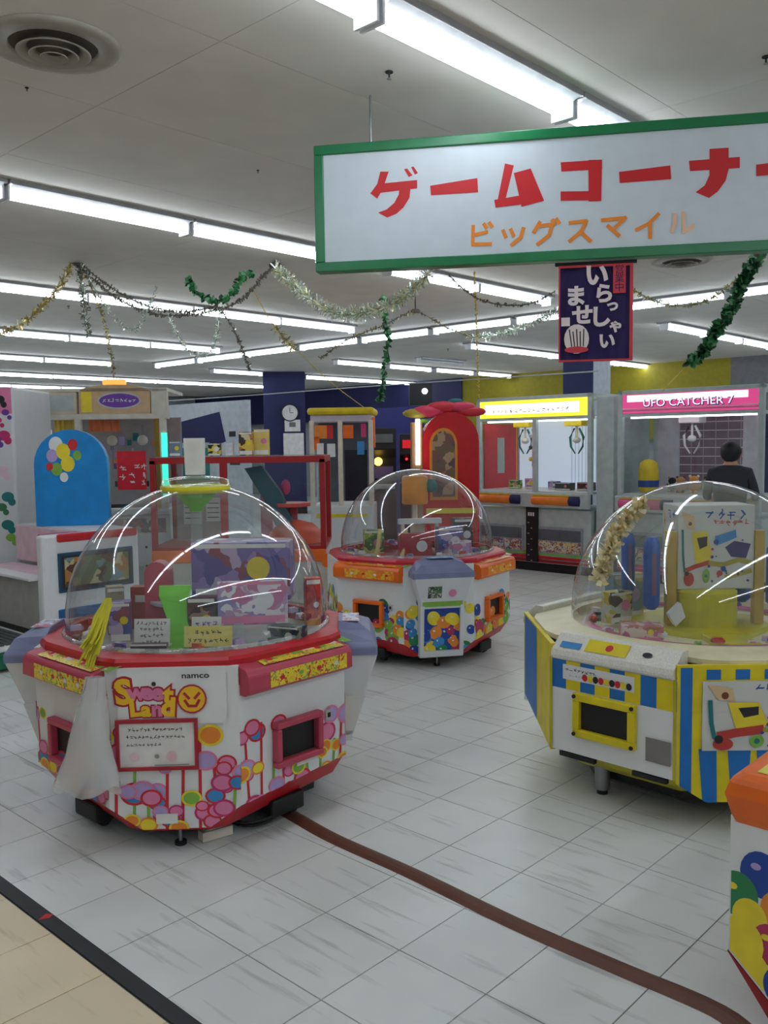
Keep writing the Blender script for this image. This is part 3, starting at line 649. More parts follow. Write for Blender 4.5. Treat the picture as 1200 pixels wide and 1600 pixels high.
A6 = art('snack_art_yellow',[(220,200,60),(230,214,90),(200,170,50),(120,110,60)],30)
def pack(name, label, p, d, m, rz=0, rx=0, group=None, cat='box', lid=None):
    t = thing(name, label, cat, p, rz, group); t.rotation_euler = (rx,0,rz)
    b = MB(); b.box((0,0,d[2]/2),d,m); b.build('carton', t, .003)
    P = Print((0,-d[1]/2,0),(1,0,0),(0,0,1),(0,-1,0)); w_,h_ = d[0],d[2]
    P.rect(-w_*.46,h_*.04,w_*.46,h_*.2,lid or paper); P.rect(-w_*.46,h_*.9,w_*.46,h_*.97,lid or paper); P.disc(w_*.18,h_*.55,min(w_,h_)*.2,random.choice([lilac,lpink,lyel,white])); P.build('printed_front', t)
    return t
pack('snack_box','large violet snack box on the upper shelf of the lollipop machine',W1(.12,-.02,.816),(.40,.16,.235),A1,-.03)
pack('snack_box','pale pink printed snack box leaning in front of the violet one',W1(.185,-.24,.745),(.27,.05,.17),A2,.12,-.12, lid=lpink)
pack('snack_box','dark red snack box beside the green scoop',W1(-.005,-.26,.662),(.11,.06,.2),A3,.0)
pack('snack_box','small red snack bag at the right edge under the lollipop dome',W1(.405,-.10,.665),(.06,.05,.24),A5,.3)
pack('snack_box','slim violet box at the left under the lollipop dome',W1(-.365,-.12,.662),(.08,.08,.16),A1,.2)
pack('snack_box','small tan box at the far left under the lollipop dome',W1(-.43,.02,.662),(.07,.07,.20),art('tan_art',[(170,160,130),(150,140,110),(200,190,160)],20),.4)
pack('snack_box','dark teal box near the right rim under the lollipop dome',W1(.32,-.27,.662),(.14,.07,.085),art('teal_art',[(20,60,60),(40,90,80),(30,40,60),(120,130,120)],30),-.4)
# green scoop / slide
b = MB()
b.loft([[(-.045,0,.0),(.035,0,.0),(.035,.01,.0),(-.045,.01,.0)],[(-.05,.02,.1),(.03,.02,.1),(.03,.03,.1),(-.05,.03,.1)],[(-.09,.05,.20),(.03,.05,.20),(.03,.06,.20),(-.09,.06,.20)],[(-.095,.08,.235),(.03,.08,.235),(.03,.09,.235),(-.095,.09,.235)]], green)
o = b.build('prize_scoop', None, .004, m1c+Vector((-0.010,-.31,.664))); tag(o,'bright green prize scoop in the middle of the lollipop machine','scoop')
# rose arch tower left
b = MB(); prof=[(-.05,0)]+[(.05*math.cos(q),.26+.05*math.sin(q)) for q in [PI-PI*k/10 for k in range(11)]]+[(.05,0)]
b.loft([[(x,y,z) for x,z in prof] for y in (-.04,.04)], pink); o=b.build('arch_post', None,.004, m1c+Vector((-0.150,-.05,.664))); tag(o,'rose pink arched post at the left inside the lollipop dome','post')
b = MB(); b.box((0,0,.09),(.09,.06,.18),mat('brown_red',(170,60,50),.5)); b.box((0,-.031,.13),(.05,.002,.03),paper); o=b.build('side_post',None,.004,m1c+Vector((-0.265,.12,.664))); tag(o,'brownish red block beside the rose arch inside the lollipop dome','post')
def card(label, p, w_, h_, m, lines, lm, rz=0, tilt=-.15):
    t = thing('price_card', label, 'card', p, rz); t.rotation_euler = (tilt,0,rz)
    b = MB(); b.box((0,0,h_/2),(w_,.004,h_),m); b.box((0,.03,.003),(w_*.9,.06,.006),m); b.build('card_plate', t)
    P = Print((0,-.002,0),(1,0,0),(0,0,1),(0,-1,0))
    for i,s in enumerate(lines): P.marks(0,h_*(1-(i+.75)/(len(lines)+.5)),min(h_/(len(lines)+.5)*.6,w_/(len(s)*1.25)),len(s),lm,i+len(s))
    P.build('printed_text', t); return t
card('white price card with small text at the front of the lollipop dome',W1(-.155,-.455,.712),.13,.10,paper,('おかしをすくって','台に落とそう','1回100円','あそびかた'),ink)
card('yellow handwritten card at the front of the lollipop dome',W1(.055,-.475,.712),.175,.075,art('card_yellow',[(226,214,110),(230,220,130)],30),('チャレンジ','10円 1プレイ'),ink)
card('white card with violet writing behind the yellow card',W1(.035,-.40,.757),.11,.05,paper,('ポイポイ',),purple)
b = MB(); b.box((0,0,.008),(.13,.03,.016),mat('navy_tray',(24,34,70),.3)); b.box((0,-.0155,.013),(.13,.002,.006),paper); o=b.build('sweet_tray', loc=W1(-.155,-.488,.714)); tag(o,'dark navy strip tray below the white price card','tray')
# heaped sweets
def sweets(cen, rot, n, r0, r1, z, label, group, seed, size=.034):
    r = random.Random(seed); ms = [A3,A4,A5,A6,A2,A1,mat('wrap_brown',(120,70,40),.4),mat('wrap_teal',(40,120,110),.4),mat('wrap_white',(220,220,214),.4)]
    protos = []
    for m in ms:
        b = MB(); s = size; b.loft([[(-s*.9,-s*.1,0),(-s*.9,s*.1,0)][::1]+[(-s*.9,s*.1,s*.3),(-s*.9,-s*.1,s*.3)],[(-s*.6,-s*.5,0),(-s*.6,s*.5,0),(-s*.6,s*.4,s*.6),(-s*.6,-s*.4,s*.6)],[(s*.6,-s*.5,0),(s*.6,s*.5,0),(s*.6,s*.4,s*.6),(s*.6,-s*.4,s*.6)],[(s*.9,-s*.1,0),(s*.9,s*.1,0),(s*.9,s*.1,s*.3),(s*.9,-s*.1,s*.3)]], m)
        o = b.build('wrapped_sweet'); protos.append(o)
    for i in range(n):
        p = protos[i] if i < len(protos) else protos[i%len(protos)].copy()
        if i >= len(protos): C.objects.link(p)
        a_ = 2*PI*i/n + r.uniform(-.06,.06); rd = r.uniform(r0,r1)
        p.location = Vector(cen)+Vector((rd*math.cos(a_),rd*math.sin(a_),z+(i%3)*.02)); p.rotation_euler = (0,0,r.uniform(0,PI))
        tag(p, ['dark brown printed','green printed','red-orange printed','yellow printed','pale pink printed','violet printed','plain brown','teal','white'][i%9]+' '+label, 'sweet', group)
sweets(m1c,0,60,.42,.49,.665,'wrapped sweet along the rim of the lollipop machine','sweets in the lollipop machine',5)
# ================================================================== YELLOW AND BLUE STRIPED MACHINE
sblue = mat('stripe_blue',(24,112,190),.45); syel = mat('stripe_yellow',(226,206,24),.45); solive = mat('olive_yellow_skirt',(190,180,40),.45)
tick = art('checker_white',[(226,226,220),(206,206,206),(232,228,214),(216,210,190)],120)
def robot_poster(P, w_, h_):
    """busy printed poster: plain machine shapes, pipes, gears, lettering bars"""
    pbg = mat('poster_ground',(206,208,200),.5,var=.02)
    P.rect(-w_/2,-h_/2,w_/2,h_/2,pbg); r = random.Random(4)
    P.marks(w_*.14,h_*.42,h_*.12,int(w_*.62/(h_*.132)),dblue,5); P.marks(w_*.2,h_*.31,h_*.07,int(w_*.5/(h_*.077)),hot,7)
    P.poly([(-w_*.47,h_*.46),(-w_*.30,h_*.40),(-w_*.28,h_*.22),(-w_*.40,h_*.24)],mat('poster_tan',(214,184,140),.5,var=0)); P.disc(-w_*.35,h_*.30,w_*.025,mat('poster_brown',(110,60,30),.5,var=0))
    P.stroke([(-w_*.45,h_*.22),(-w_*.44,-h_*.1),(-w_*.42,-h_*.3)],w_*.03,teal)
    P.poly([(-w_*.33,h_*.20),(-w_*.12,h_*.20),(-w_*.06,-h_*.10),(-w_*.10,-h_*.22),(-w_*.27,-h_*.20)],lyel); P.poly([(-w_*.26,h_*.12),(-w_*.12,h_*.14),(-w_*.12,h_*.02),(-w_*.22,-h_*.02)],ink)
    P.poly([(-w_*.02,h_*.14),(w_*.26,h_*.22),(w_*.27,h_*.12),(0,h_*.02)],lblue); P.disc(w_*.0,h_*.07,w_*.035,dblue)
    P.poly([(w_*.12,h_*.0),(w_*.24,h_*.08),(w_*.46,h_*.04),(w_*.40,-h_*.14),(w_*.20,-h_*.12)],mat('poster_indigo',(50,46,110),.5,var=0))
    P.stroke([(-w_*.38,-h_*.28),(-w_*.28,-h_*.24),(-w_*.10,-h_*.19)],w_*.06,mat('poster_brick',(190,60,50),.5,var=0)); P.disc(-w_*.36,-h_*.40,w_*.07,mat('poster_brick',(190,60,50),.5,var=0),h_*.09); P.disc(-w_*.39,-h_*.33,w_*.03,ink)
    P.stroke([(-w_*.08,-h_*.20),(w_*.1,-h_*.22),(w_*.3,-h_*.16),(w_*.47,-h_*.2)],h_*.06,mat('poster_olive',(170,160,40),.5,var=0)); P.stroke([(w_*.14,-h_*.38),(w_*.46,-h_*.30)],h_*.06,mat('poster_olive',(170,160,40),.5,var=0))
    P.disc(-w_*.13,-h_*.36,w_*.05,lgreen,h_*.09); P.disc(-w_*.13,-h_*.36,w_*.02,teal); P.disc(w_*.05,-h_*.33,w_*.04,mat('poster_brick',(190,60,50),.5,var=0)); P.disc(w_*.10,-h_*.27,w_*.035,dblue)
    for k in range(14): P.disc(r.uniform(-w_*.1,w_*.46),r.uniform(-h_*.44,h_*.25),r.uniform(.003,.007),r.choice([ink,hot,dblue,purple]))
def striped_machine():
    c0 = Vector((1.385,3.86,0)); t = thing('striped_dome_machine', 'big yellow and blue striped dome machine at the right', 'arcade machine', c0)
    R, a = .72, .335
    names = {}
    for k in range(8):
        c, x, n, Ln = face_frame(k, R, a); hw = Ln/2
        M = Matrix((x.to_4d(), Vector((0,0,1,0)), n.to_4d(), c.to_4d())).transposed()
        for i in range(3): M[3][i] = 0
        M[3][3] = 1
        vi = .235; vo = .20
        if k in (0,4): poly = [(-hw,.628),(-hw,.19),(-hw+.11,.12),(hw-.11,.12),(hw,.19),(hw,.628)]
        elif k == 6: poly = [(-hw,.628),(-hw,.24),(hw,.19),(hw,.628)]
        elif k == 2: poly = [(-hw,.628),(-hw,.19),(hw,.24),(hw,.628)]
        else: poly = [(-hw,.575),(-hw,.20),(hw,.20),(hw,.575)]
        b = MB(); b.prism(poly,-.02,0,syel if k%2==0 else white,M); pn = b.build('striped_panel' if k%2==0 else 'station_panel', t)
        P = Print(c,x,(0,0,1),n,poly)
        if k in (0,7,6,1,2):
            if k == 0:
                for x0,x1,x2,x3 in ((-.30,-.27,-.235,-.28),(-.23,-.18,-.19,-.235)): pass
                P.rect(-hw+.012,.0,-hw+.055,.62,sblue)
                for q in range(9): P.rect(-.23+.105*q,.575,-.23+.105*q+.052,.612,sblue)
                for q in range(6):
                    xb = -.235+q*.105; P.poly([(xb,.08),(xb+.05,.08),(xb+.045 + (.02 if q%2 else 0),.32),(xb-.02,.32)],sblue)
                    
            elif k in (6,2):
                [P.rect(*( (-hw+.03,.1,.02,.62,sblue) if k == 6 else (-.02,.1,hw-.03,.62,sblue)))]
            else:
                for q in range(8): P.rect(-hw+.01+q*.13,.455,-hw+.01+q*.13+.065,.57,sblue); P.rect(-hw+.075+q*.13,.455,-hw+.075+q*.13+.065,.57,syel)
                P.poly([(-hw+.06,.555),(hw-.17,.555),(hw-.17,.495),(-hw+.06,.495)],white); P.marks(-.13,.535,.016,8,ink); P.marks(-.13,.512,.012,8,greyw)
                for q in range(9): P.disc(-.05+q*.024-.06,.515,.012,[hot,lyel,ink][q%3],.014)
                P.rect(hw-.12,.25,hw-.02,.34,mat('speaker_grille',(132,128,124),.7)); P.rect(-hw,.2,-hw+.012,.575,solive)
                P.rect(hw-.012,.2,hw,.575,solive)
            P.build('printed_artwork', pn)
        if k == 0:
            pw, ph = .53,.255; b = MB(); b.prism([(-pw/2+.02,.315),(pw/2+.02,.315),(pw/2+.02,.57),(-pw/2+.02,.57)],.0,.006,greyw,M); po = b.build('poster_board', t)
            P = Print(c+x*.02+Vector((0,0,.4425))+n*.006,x,(0,0,1),n,[(-pw/2,-ph/2),(pw/2,-ph/2),(pw/2,ph/2),(-pw/2,ph/2)]); robot_poster(P,pw,ph); P.build('printed_artwork', po)
        if k % 2:
            b = MB()
            for (cx,cz,w_,h_) in ((0,.072,.27,.03),(0,-.072,.27,.03),(-.12,0,.03,.114),(.12,0,.03,.114)): b.box((-.02+cx,.365+cz,.012),(w_,h_,.026),syel,M)
            fr = b.build('prize_slot_frame', pn, .004)
            b = MB(); b.box((-.02,.365,.003),(.21,.114,.004),black,M); b.build('slot_opening', pn)
            for sx in (-.125,.125):
                for sz in (-.075,.075): 
                    b = MB(); b.cyl((0,0,0),.008,.006,dark,8,M@Matrix.Translation((-.02+sx,.365+sz,.025))); b.build('bolt', fr)
            b = MB(); b.box((-hw*.55,.185,-.012),(.16,.018,.02),black,M); b.build('grip_recess', pn); b = MB(); b.box((hw*.6,.185,-.012),(.14,.018,.02),black,M); b.build('grip_recess', pn)
            def pt(s, o_, z): return tuple(c + x*s + n*o_ + Vector((0,0,z)))
            b = MB(); b.loft([[pt(s,o_,z) for o_,z in ((-.10,.575),(-.10,.665),(-.06,.665),(.004,.61),(.012,.59),(.012,.575))] for s in (-hw+.01,hw-.01)], tick); hd = b.build('control_deck', t, .005)
            sl = Vector((0,0,1))*.76+n*.65; sl.normalize()
            P = Print(c+n*-.028+Vector((0,0,.6385)),x,(x.cross(sl))*-1 if False else (sl.cross(x)),sl)
            P.z=.002; P.rect(-.12,-.03,.06,.03,syel); P.disc(.14,.0,.02,ink,.012); P.disc(-.02,.0,.016,hot); P.rect(-hw+.04,-.03,-.14,.0,lblue); P.build('control_print', hd)
    b = MB(); V1 = octa(R-.015,a-.005); zs = [.20,.20,.2,.24,.2,.2,.24,.2]
    b.loft([[(x,y,zs[i]+.03 if i in (3,6) else .21) for i,(x,y) in enumerate(V1)],[(x*.93,y*.93,.155) for x,y in V1],[(x*.80,y*.80,.10) for x,y in V1]], solive, cap=False); b.build('skirt', t)
    b = MB(); b.prism(octa(.52,.24),.05,.12,black); b.build('base_frame', t)
    for sx,sy in ((-1,-1),(1,-1),(1,1),(-1,1)):
        b = MB(); b.cyl((sx*.505,sy*.325,0),.022,.02,dark,14); b.cyl((sx*.505,sy*.325,.02),.03,.12,steel,14,r2=.034); b.build('leg', t)
    # top plate, tray
    V = octa(.705,.33); n8 = 48; out = []
    for i in range(n8):
        th = 2*PI*(i+.5)/n8; d = Vector((math.cos(th),math.sin(th))); best = 9
        for k in range(8):
            p, q = Vector(V[k]), Vector(V[(k+1)%8]); e = q-p; nn = Vector((e.y,-e.x)).normalized(); dn = d.dot(nn)
            if dn > 1e-6: 
                lim = p.dot(nn)/dn
                if k%2: lim = min(lim, (p.dot(nn)-.09)/dn)
                best = min(best, lim)
        out.append((d.x*best,d.y*best,d.x,d.y))
    b = MB(); b.loft([[(x,y,.62) for x,y,_,_ in out],[(x,y,.64) for x,y,_,_ in out],[(cx*.56,cy*.56,.655) for _,_,cx,cy in out],[(cx*.548,cy*.548,.655) for _,_,cx,cy in out],[(cx*.545,cy*.545,.60) for _,_,cx,cy in out]], mat('cream_plate',(226,218,180),.4)); b.build('top_plate', t)
    b = MB(); b.cyl((0,0,.585),.54,.016,mat('pink_tray',(206,120,150),.4),48); b.build('prize_tray', t)
    for q in range(3):
        b = MB(); b.lathe([(.53-.022*q,.602+.012*q),(.515-.022*q,.618+.012*q),(.508-.022*q,.602+.012*q)],mat('pink_ring_%s'%'abc'[q],[(226,150,176),(236,190,200),(200,100,140)][q],.4),48); b.build('tray_ring', t)
    prof = [(.553,.655),(.553,.70)]+[(.553*math.cos(q),.70+.56*math.sin(q)) for q in [PI/2*k/16 for k in range(1,16)]]+[(.02,1.26)]
    b = MB(); b.lathe(prof, domem, 56); b.build('dome', t)
    # centre tower
    b = MB(); b.prism(octa(.27,.11),.61,.645,ylime); b.build('tower_base', t, .006)
    b = MB(); b.box((.0,-.34,.628),(.17,.22,.03),ylime); b.build('pusher_tongue', t, .004)
    b = MB(); b.lathe([(.135,.645),(.135,.79),(.12,.80),(.02,.80)], ylime, 32, Matrix.Translation((.0,-.05,0)), False); b.build('tower_drum', t)
    b = MB(); b.loft([[(-.20,-.2,.71),(-.17,-.2,.66),(-.13,-.2,.70),(-.15,-.2,.76)],[(-.20,-.16,.71),(-.17,-.16,.66),(-.13,-.16,.70),(-.15,-.16,.76)]],white); b.build('white_claw', t, .004)
    bb = MB(); bb.box((.03,.0,.98),(.33,.20,.36),mat('poster_ground',(206,208,200),.5,var=.02)); bo = bb.build('poster_tower', t, .004)
    for n_,x_,o_ in ((Vector((0,-1,0)),Vector((1,0,0)),Vector((.03,-.10,.98))),(Vector((-1,0,0)),Vector((0,-1,0)),Vector((-.135,0,.98)))):
        ww = .32 if n_.y else .19
        P = Print(o_,x_,(0,0,1),n_,[(-ww/2,-.17),(ww/2,-.17),(ww/2,.17),(-ww/2,.17)]); robot_poster(P,ww,.34); P.build('printed_artwork', bo)
    for (x_,y_,z0,z1,r_) in ((-.25,-.12,.72,1.03,.035),(-.30,.06,.76,1.03,.03),(.30,-.10,.72,1.0,.05),(.24,.14,.7,1.08,.04)):
        b = MB(); b.lathe([(r_*.5,z0),(r_,z0+.02),(r_,z1-.03),(r_*.6,z1)], mat('column_blue',(20,90,180),.35), 20, Matrix.Translation((x_,y_,0)), cap=True); co = b.build('blue_column', t)
        P = Print((x_,y_-r_-.002,(z0+z1)/2),(1,0,0),(0,0,1),(0,-1,0)); P.rect(-r_*.3,-.09,r_*.3,.09,mat('column_text_bg',(120,90,120),.5)); P.build('column_label', co)
    for x_ in (-.16,.215): 
        b = MB(); b.box((x_,-.09,.85),(.04,.04,.40),mat('ochre_post',(190,160,60),.4)); b.build('ochre_post', t)
    return t
m3 = striped_machine(); m3c = Vector((1.385,3.86,0))
pack('snack_box','long pink and cream snack box lying on the pink tray of the striped machine',m3c+Vector((-.345,-.30,.638)),(.16,.10,.06),art('long_pink_box',[(214,190,170),(200,110,140),(170,120,80),(230,210,200)],30),-.1,lid=lpink)
pack('snack_box','upright cream and yellow box at the far left under the striped dome',m3c+Vector((-.36,.02,.638)),(.13,.06,.14),art('cream_yellow_box',[(216,206,160),(200,180,60),(90,80,60),(190,200,190)],22),.5)
pack('snack_box','yellow box with dark window behind the blue column',m3c+Vector((-.26,.27,.60)),(.16,.08,.22),art('yellow_window_box',[(200,190,120),(60,80,90),(180,180,160),(120,150,160)],14),.3)
pack('snack_box','white and red box at the right on the pink tray of the striped machine',m3c+Vector((.2,-.43,.638)),(.17,.07,.03),art('white_red_box',[(226,206,206),(206,60,90),(226,190,200)],30),.2)
pack('snack_box','dark striped packet lying right of the yellow tongue',m3c+Vector((.32,-.33,.638)),(.12,.07,.03),A3,-.5)
sweets(m3c,0,40,.42,.47,.61,'wrapped sweet on the pink tray of the striped machine','sweets in the striped machine',12,.03)
# frilly cream garland clinging to the dome
def fringe(name, label, pts, r, n, cols, size, cat='garland', wid=.3, leaf=False, seed=0):
    """tinsel / vine: thin cord with many short strips or leaves turned all ways"""
    R_ = random.Random(seed); pts = [Vector(p) for p in pts]; b = MB(); b.tube(pts, .0035 if not leaf else .005, cols[0], 5)
    L = [0]
    for p, q in zip(pts, pts[1:]): L.append(L[-1]+(q-p).length)
    for k in range(n):
        s = R_.random()*L[-1]; i = max(j for j in range(len(L)) if L[j] <= s); i = min(i,len(pts)-2)
        p = pts[i].lerp(pts[i+1], (s-L[i])/max(1e-6,L[i+1]-L[i]))
        d = Vector((R_.gauss(0,1),R_.gauss(0,1),R_.gauss(0,1))).normalized(); e = d.cross(Vector((R_.gauss(0,1),R_.gauss(0,1),R_.gauss(0,1)))).normalized()
        l = r*R_.uniform(.5,1.1); w_ = size*wid; m = R_.choice(cols)
        if leaf:
            c_ = p + d*l*.5
            b.add([c_-d*size*.6,c_-d*size*.2+e*size*.45,c_+d*size*.25+e*size*.42,c_+d*size*.7,c_+d*size*.25-e*size*.42,c_-d*size*.2-e*size*.45],[(0,1,2,3,4,5)],m)
        else: b.add([p-e*w_,p+e*w_,p+d*l+e*w_,p+d*l-e*w_],[(0,1,2,3)],m)
    o = b.build(name); tag(o, label, cat); return o
cr1 = mat('cream_tinsel',(236,226,190),.4); cr2 = mat('pale_gold_tinsel',(220,200,140),.35)
pts = []
for k in range(13):
    f = k/12; el = .30+.72*f; az = PI+.42-.10*f
    pts.append(m3c+Vector((.565*math.cos(el)*math.cos(az),.565*math.cos(el)*math.sin(az),.70+.565*math.sin(el)*.98)))
fringe('dome_garland','cream frilly garland clinging to the left of the striped machine dome',pts,.045,420,[cr1,cr1,cr2],.03,wid=.35,seed=2)
# ================================================================== FLOOR CABLE COVER, CABLES
def loop_pts(pts, n=6):
    out = []
    P_ = [Vector(p) for p in pts]; P_ = [P_[0]]+P_+[P_[-1]]
    for i in range(1,len(P_)-2):
        for k in range(n):
            u = k/n; a_,b_,c_,d_ = P_[i-1:i+3]
            out.append(.5*((2*b_)+(-a_+c_)*u+(2*a_-5*b_+4*c_-d_)*u*u+(-a_+3*b_-3*c_+d_)*u**3))
    return out+[P_[-2]]
b = MB(); cp = loop_pts([uv(-3.0,2.25),uv(-2.57,2.20),uv(-2.29,2.165),uv(-1.9,2.155),uv(-1.46,2.125),uv(-1.1,2.125),uv(-.85,2.125),uv(-.62,2.05),uv(.2,1.95),uv(1.5,1.9)]); rings = []
for i,p in enumerate(cp):
    d = (cp[min(i+1,len(cp)-1)]-cp[max(0,i-1)]).normalized(); nx = Vector((-d.y,d.x,0))
    rings.append([tuple(p+nx*o_+Vector((0,0,z))) for o_,z in ((-.034,.0005),(-.02,.010),(-.006,.014),(.006,.014),(.02,.010),(.034,.0005))])
b.loft(rings, mat('brown_cable_cover',(104,62,50),.55), None, False, True); tag(b.build('cable_cover'), 'long brown ribbed cable cover snaking across the grey floor', 'cable cover')
b = MB(); b.box((0,0,.02),(.12,.045,.035),cream); b.box((0,0,.039),(.09,.025,.004),white); o = b.build('power_strip', None,.004, atz(337,1308,.0)); o.rotation_euler=(0,0,.62); tag(o,'cream power strip on the floor under the lollipop machine','power strip')
b = MB(); q0 = atz(395,1280,.008)
b.tube([q0+Vector((.11*math.cos(s)*(.7+.02*s),.13*math.sin(s)*(.7+.02*s),.006+.003*s)) for s in [k*.35 for k in range(36)]], .006, black, 6); tag(b.build('coiled_cable'), 'coiled black power cable on the floor under the lollipop machine', 'cord')
# ================================================================== CRANE GAME CABINETS
def crane_cabinet(name, label, u0, v0, W_, st):
    t = thing(name, label, 'arcade machine', uv(u0,v0), YAW)      # local x along the front, y to the rear
    D, H_ = .85, 1.94; fm = st['frame']
    b = MB(); b.box((W_/2,D/2+.02,.05),(W_-.04,D-.04,.10),black); b.build('plinth', t)
    b = MB(); b.box((W_/2,D/2,.40),(W_,D,.60),fm); lb = b.build('lower_body', t, .006)
    for i,(z,h,m) in enumerate(st['bands']):
        b = MB(); b.box((W_/2,-.004,z),(W_*.98,.012,h),m); b.build('colour_band', t)
    for s in (0,1):
        x0 = W_*(.04+.5*s); ww = W_*.40
        b = MB(); b.box((x0+ww/2,-.006,.36),(ww,.016,.30),mat('door_grey',(150,158,164),.3)); dr = b.build('prize_door', t, .004)
        P = Print((x0+ww/2,-.0145,.36),(1,0,0),(0,0,1),(0,-1,0)); P.rect(-ww*.46,.0,ww*.46,.12,mat('dark_window',(96,104,110),.2)); P.rect(-ww*.46,-.13,ww*.46,-.01,art('sticker_row',[(200,190,170),(180,80,60),(80,90,120),(220,200,120),(210,210,210)],50)); P.build('door_print', dr)
        if st['bumper']:
            b = MB(); T_ = Matrix.Translation((x0,-.05,.80))@Matrix.Rotation(PI/2,4,'Y'); b.lathe([(.001,0),(.05,.0),(.052,.01),(.052,ww*.78),(.05,ww*.78)], st['bumper'], 16, T_); bp = b.build('control_bumper', t)
            b = MB(); b.lathe([(.054,ww*.78),(.054,ww*.98),(.001,ww*.99)], navy, 16, T_); b.build('bumper_end', bp)
            b = MB(); b.box((x0+ww*.4,-.05,.855),(ww*.75,.05,.01),syel); b.build('bumper_strip', bp)
    b = MB(); b.box((W_/2,-.03,.80),(W_,.06,.16),fm); b.build('control_shelf', t, .01)
    if st['panel']:
        b = MB(); b.box((W_*.52,-.02,.42),(.15,.03,.62),black); cp_ = b.build('coin_panel', t, .004)
        P = Print((W_*.52,-.035,.42),(1,0,0),(0,0,1),(0,-1,0))
        for k in range(3): P.rect(-.045+.03*k,.2,-.025+.03*k,.24,white)
        for k in range(8): P.rect(-.05+.04*(k%2),.12-.06*k,-.03+.04*(k%2),.13-.06*k,greyw)
        P.build('coin_panel_print', cp_)
    for (x_,y_) in ((.025,.025),(W_-.025,.025),(.025,D-.025),(W_-.025,D-.025)) + (((W_*.53,.02),) if st['mid'] else ()):
        hh = H_-.88 if x_ != W_*.53 else .80; b = MB(); b.box((x_,y_,.88+hh/2),(.05,.05,hh),fm); b.build('corner_post', t, .004)
    b = MB(); b.box((W_/2,D-.03,1.3),(W_-.1,.02,.84),st['back']); bk = b.build('back_panel', t)
    P = Print((W_/2,D-.041,1.3),(1,0,0),(0,0,1),(0,-1,0),[(-W_/2+.06,-.42),(W_/2-.06,-.42),(W_/2-.06,.42),(-W_/2+.06,.42)]); st['backprint'](P, W_); P.build('back_print', bk)
    b = MB(); b.box((W_/2,D/2,.885),(W_-.04,D-.04,.02),white); b.build('play_deck', t)
    for nm,c_,d_ in (('front_pane',(W_/2,.02,1.31),(W_-.1,.004,.82)),('side_pane',(.02,D/2,1.31),(.004,D-.1,.82)),('side_pane',(W_-.02,D/2,1.31),(.004,D-.1,.82))):
        b = MB(); b.add([(c_[0]-d_[0]/2,c_[1]-d_[1]/2,c_[2]-.41),(c_[0]+d_[0]/2,c_[1]+d_[1]/2,c_[2]-.41),(c_[0]+d_[0]/2,c_[1]+d_[1]/2,c_[2]+.41),(c_[0]-d_[0]/2,c_[1]-d_[1]/2,c_[2]+.41)],[(0,1,2,3)],glass); b.build(nm, t)
    if st.get('redside'):
        b = MB(); b.box((.045,D*.5,1.27),(.012,D*.8,.76),mat('red_back_poster',(206,54,58),.5)); sb = b.build('red_side_board', t)
        P = Print((.0515,D*.5,1.27),(0,-1,0),(0,0,1),(1,0,0)); P.rect(-.06,-.2,.08,.22,greyw); P.rect(-.33,-.38,-.30,.38,lorg); P.build('side_board_print', sb)
    # lit header
    b = MB(); b.box((W_/2,D/2,H_-.02),(W_,D,.04),fm); b.build('roof', t, .004)
    b = MB(); b.box((W_/2,.04,1.69),(W_,.06,.03),fm); b.build('header_rail', t)
    b = MB(); b.box((W_/2,.03,1.805),(W_-.06,.05,.19),st['head']); hd = b.build('lit_header', t, .006)
    P = Print((W_/2,.004,1.805),(1,0,0),(0,0,1),(0,-1,0),[(-W_/2+.04,-.09),(W_/2-.04,-.09),(W_/2-.04,.09),(-W_/2+.04,.09)]); st['headprint'](P, W_); P.build('header_print', hd)
    b = MB(); b.box((W_/2,.10,1.67),(W_-.2,.03,.02),mat('inner_lamp',(245,250,255),emit=st['lamp'])); b.build('inner_lamp', t)
    for x_ in st['claws']:
        cl = thing('x','x','x') if False else None
        b = MB(); b.box((x_,.38,1.64),(.22,.18,.07),st['carriage']); cg = b.build('claw_carriage', t, .01)
        b = MB(); b.cyl((x_,.38,1.46),.012,.15,white,10); b.sphere((x_,.38,1.45),.045,white,12,(1,1,.8)); b.build('claw_body', cg)
        for s in (-1,1):
            b = MB(); b.tube([(x_+s*.03,.38,1.58),(x_+s*.085,.38,1.48),(x_+s*.075,.38,1.38),(x_+s*.02,.38,1.30)], [.012,.014,.012,.008], st['clawm'], 8); b.build('claw_arm', cg)
    b = MB(); b.bar((.06,.38,1.685),(W_-.06,.38,1.685),.03,.02,steel); b.build('gantry_rail', t)
    return t
def hp_yellow(P, W_):
    P.rect(-W_*.42,-.055,W_*.40,.055,mat('header_white_glow',(255,250,225),emit=2.2)); P.z += .003
    P.marks(-.02,-.02,.055,17,mat('header_ink',(110,104,120),.5,var=0),3)
def hp_pink(P, W_):
    P.rect(-W_*.43,.02,W_*.40,.085,mat('header_pink_glow',(255,226,244),emit=1.6)); P.rect(-W_*.47,-.075,W_*.47,-.06,lpink); P.rect(-W_*.47,-.052,W_*.47,-.044,white); P.z += .003
    P.text('UFO CATCHER 7',.0,-.004,.075,mat('header_purple',(120,30,130),.5,var=0),.05,0,1.15); P.text('UFO CATCHER 7',-.004,.0,.075,mat('header_letter_glow',(240,226,250),emit=1.1),.0,0,1.15)
def bk_a(P, W_):
    pass
    for k in range(14): P.rect(W_*.02+k*.045,-.4,W_*.02+k*.045+.006,.4,mat('panel_line',(170,186,206),.5))
    P.rect(W_*.24,-.06,W_*.34,.06,paperpink)
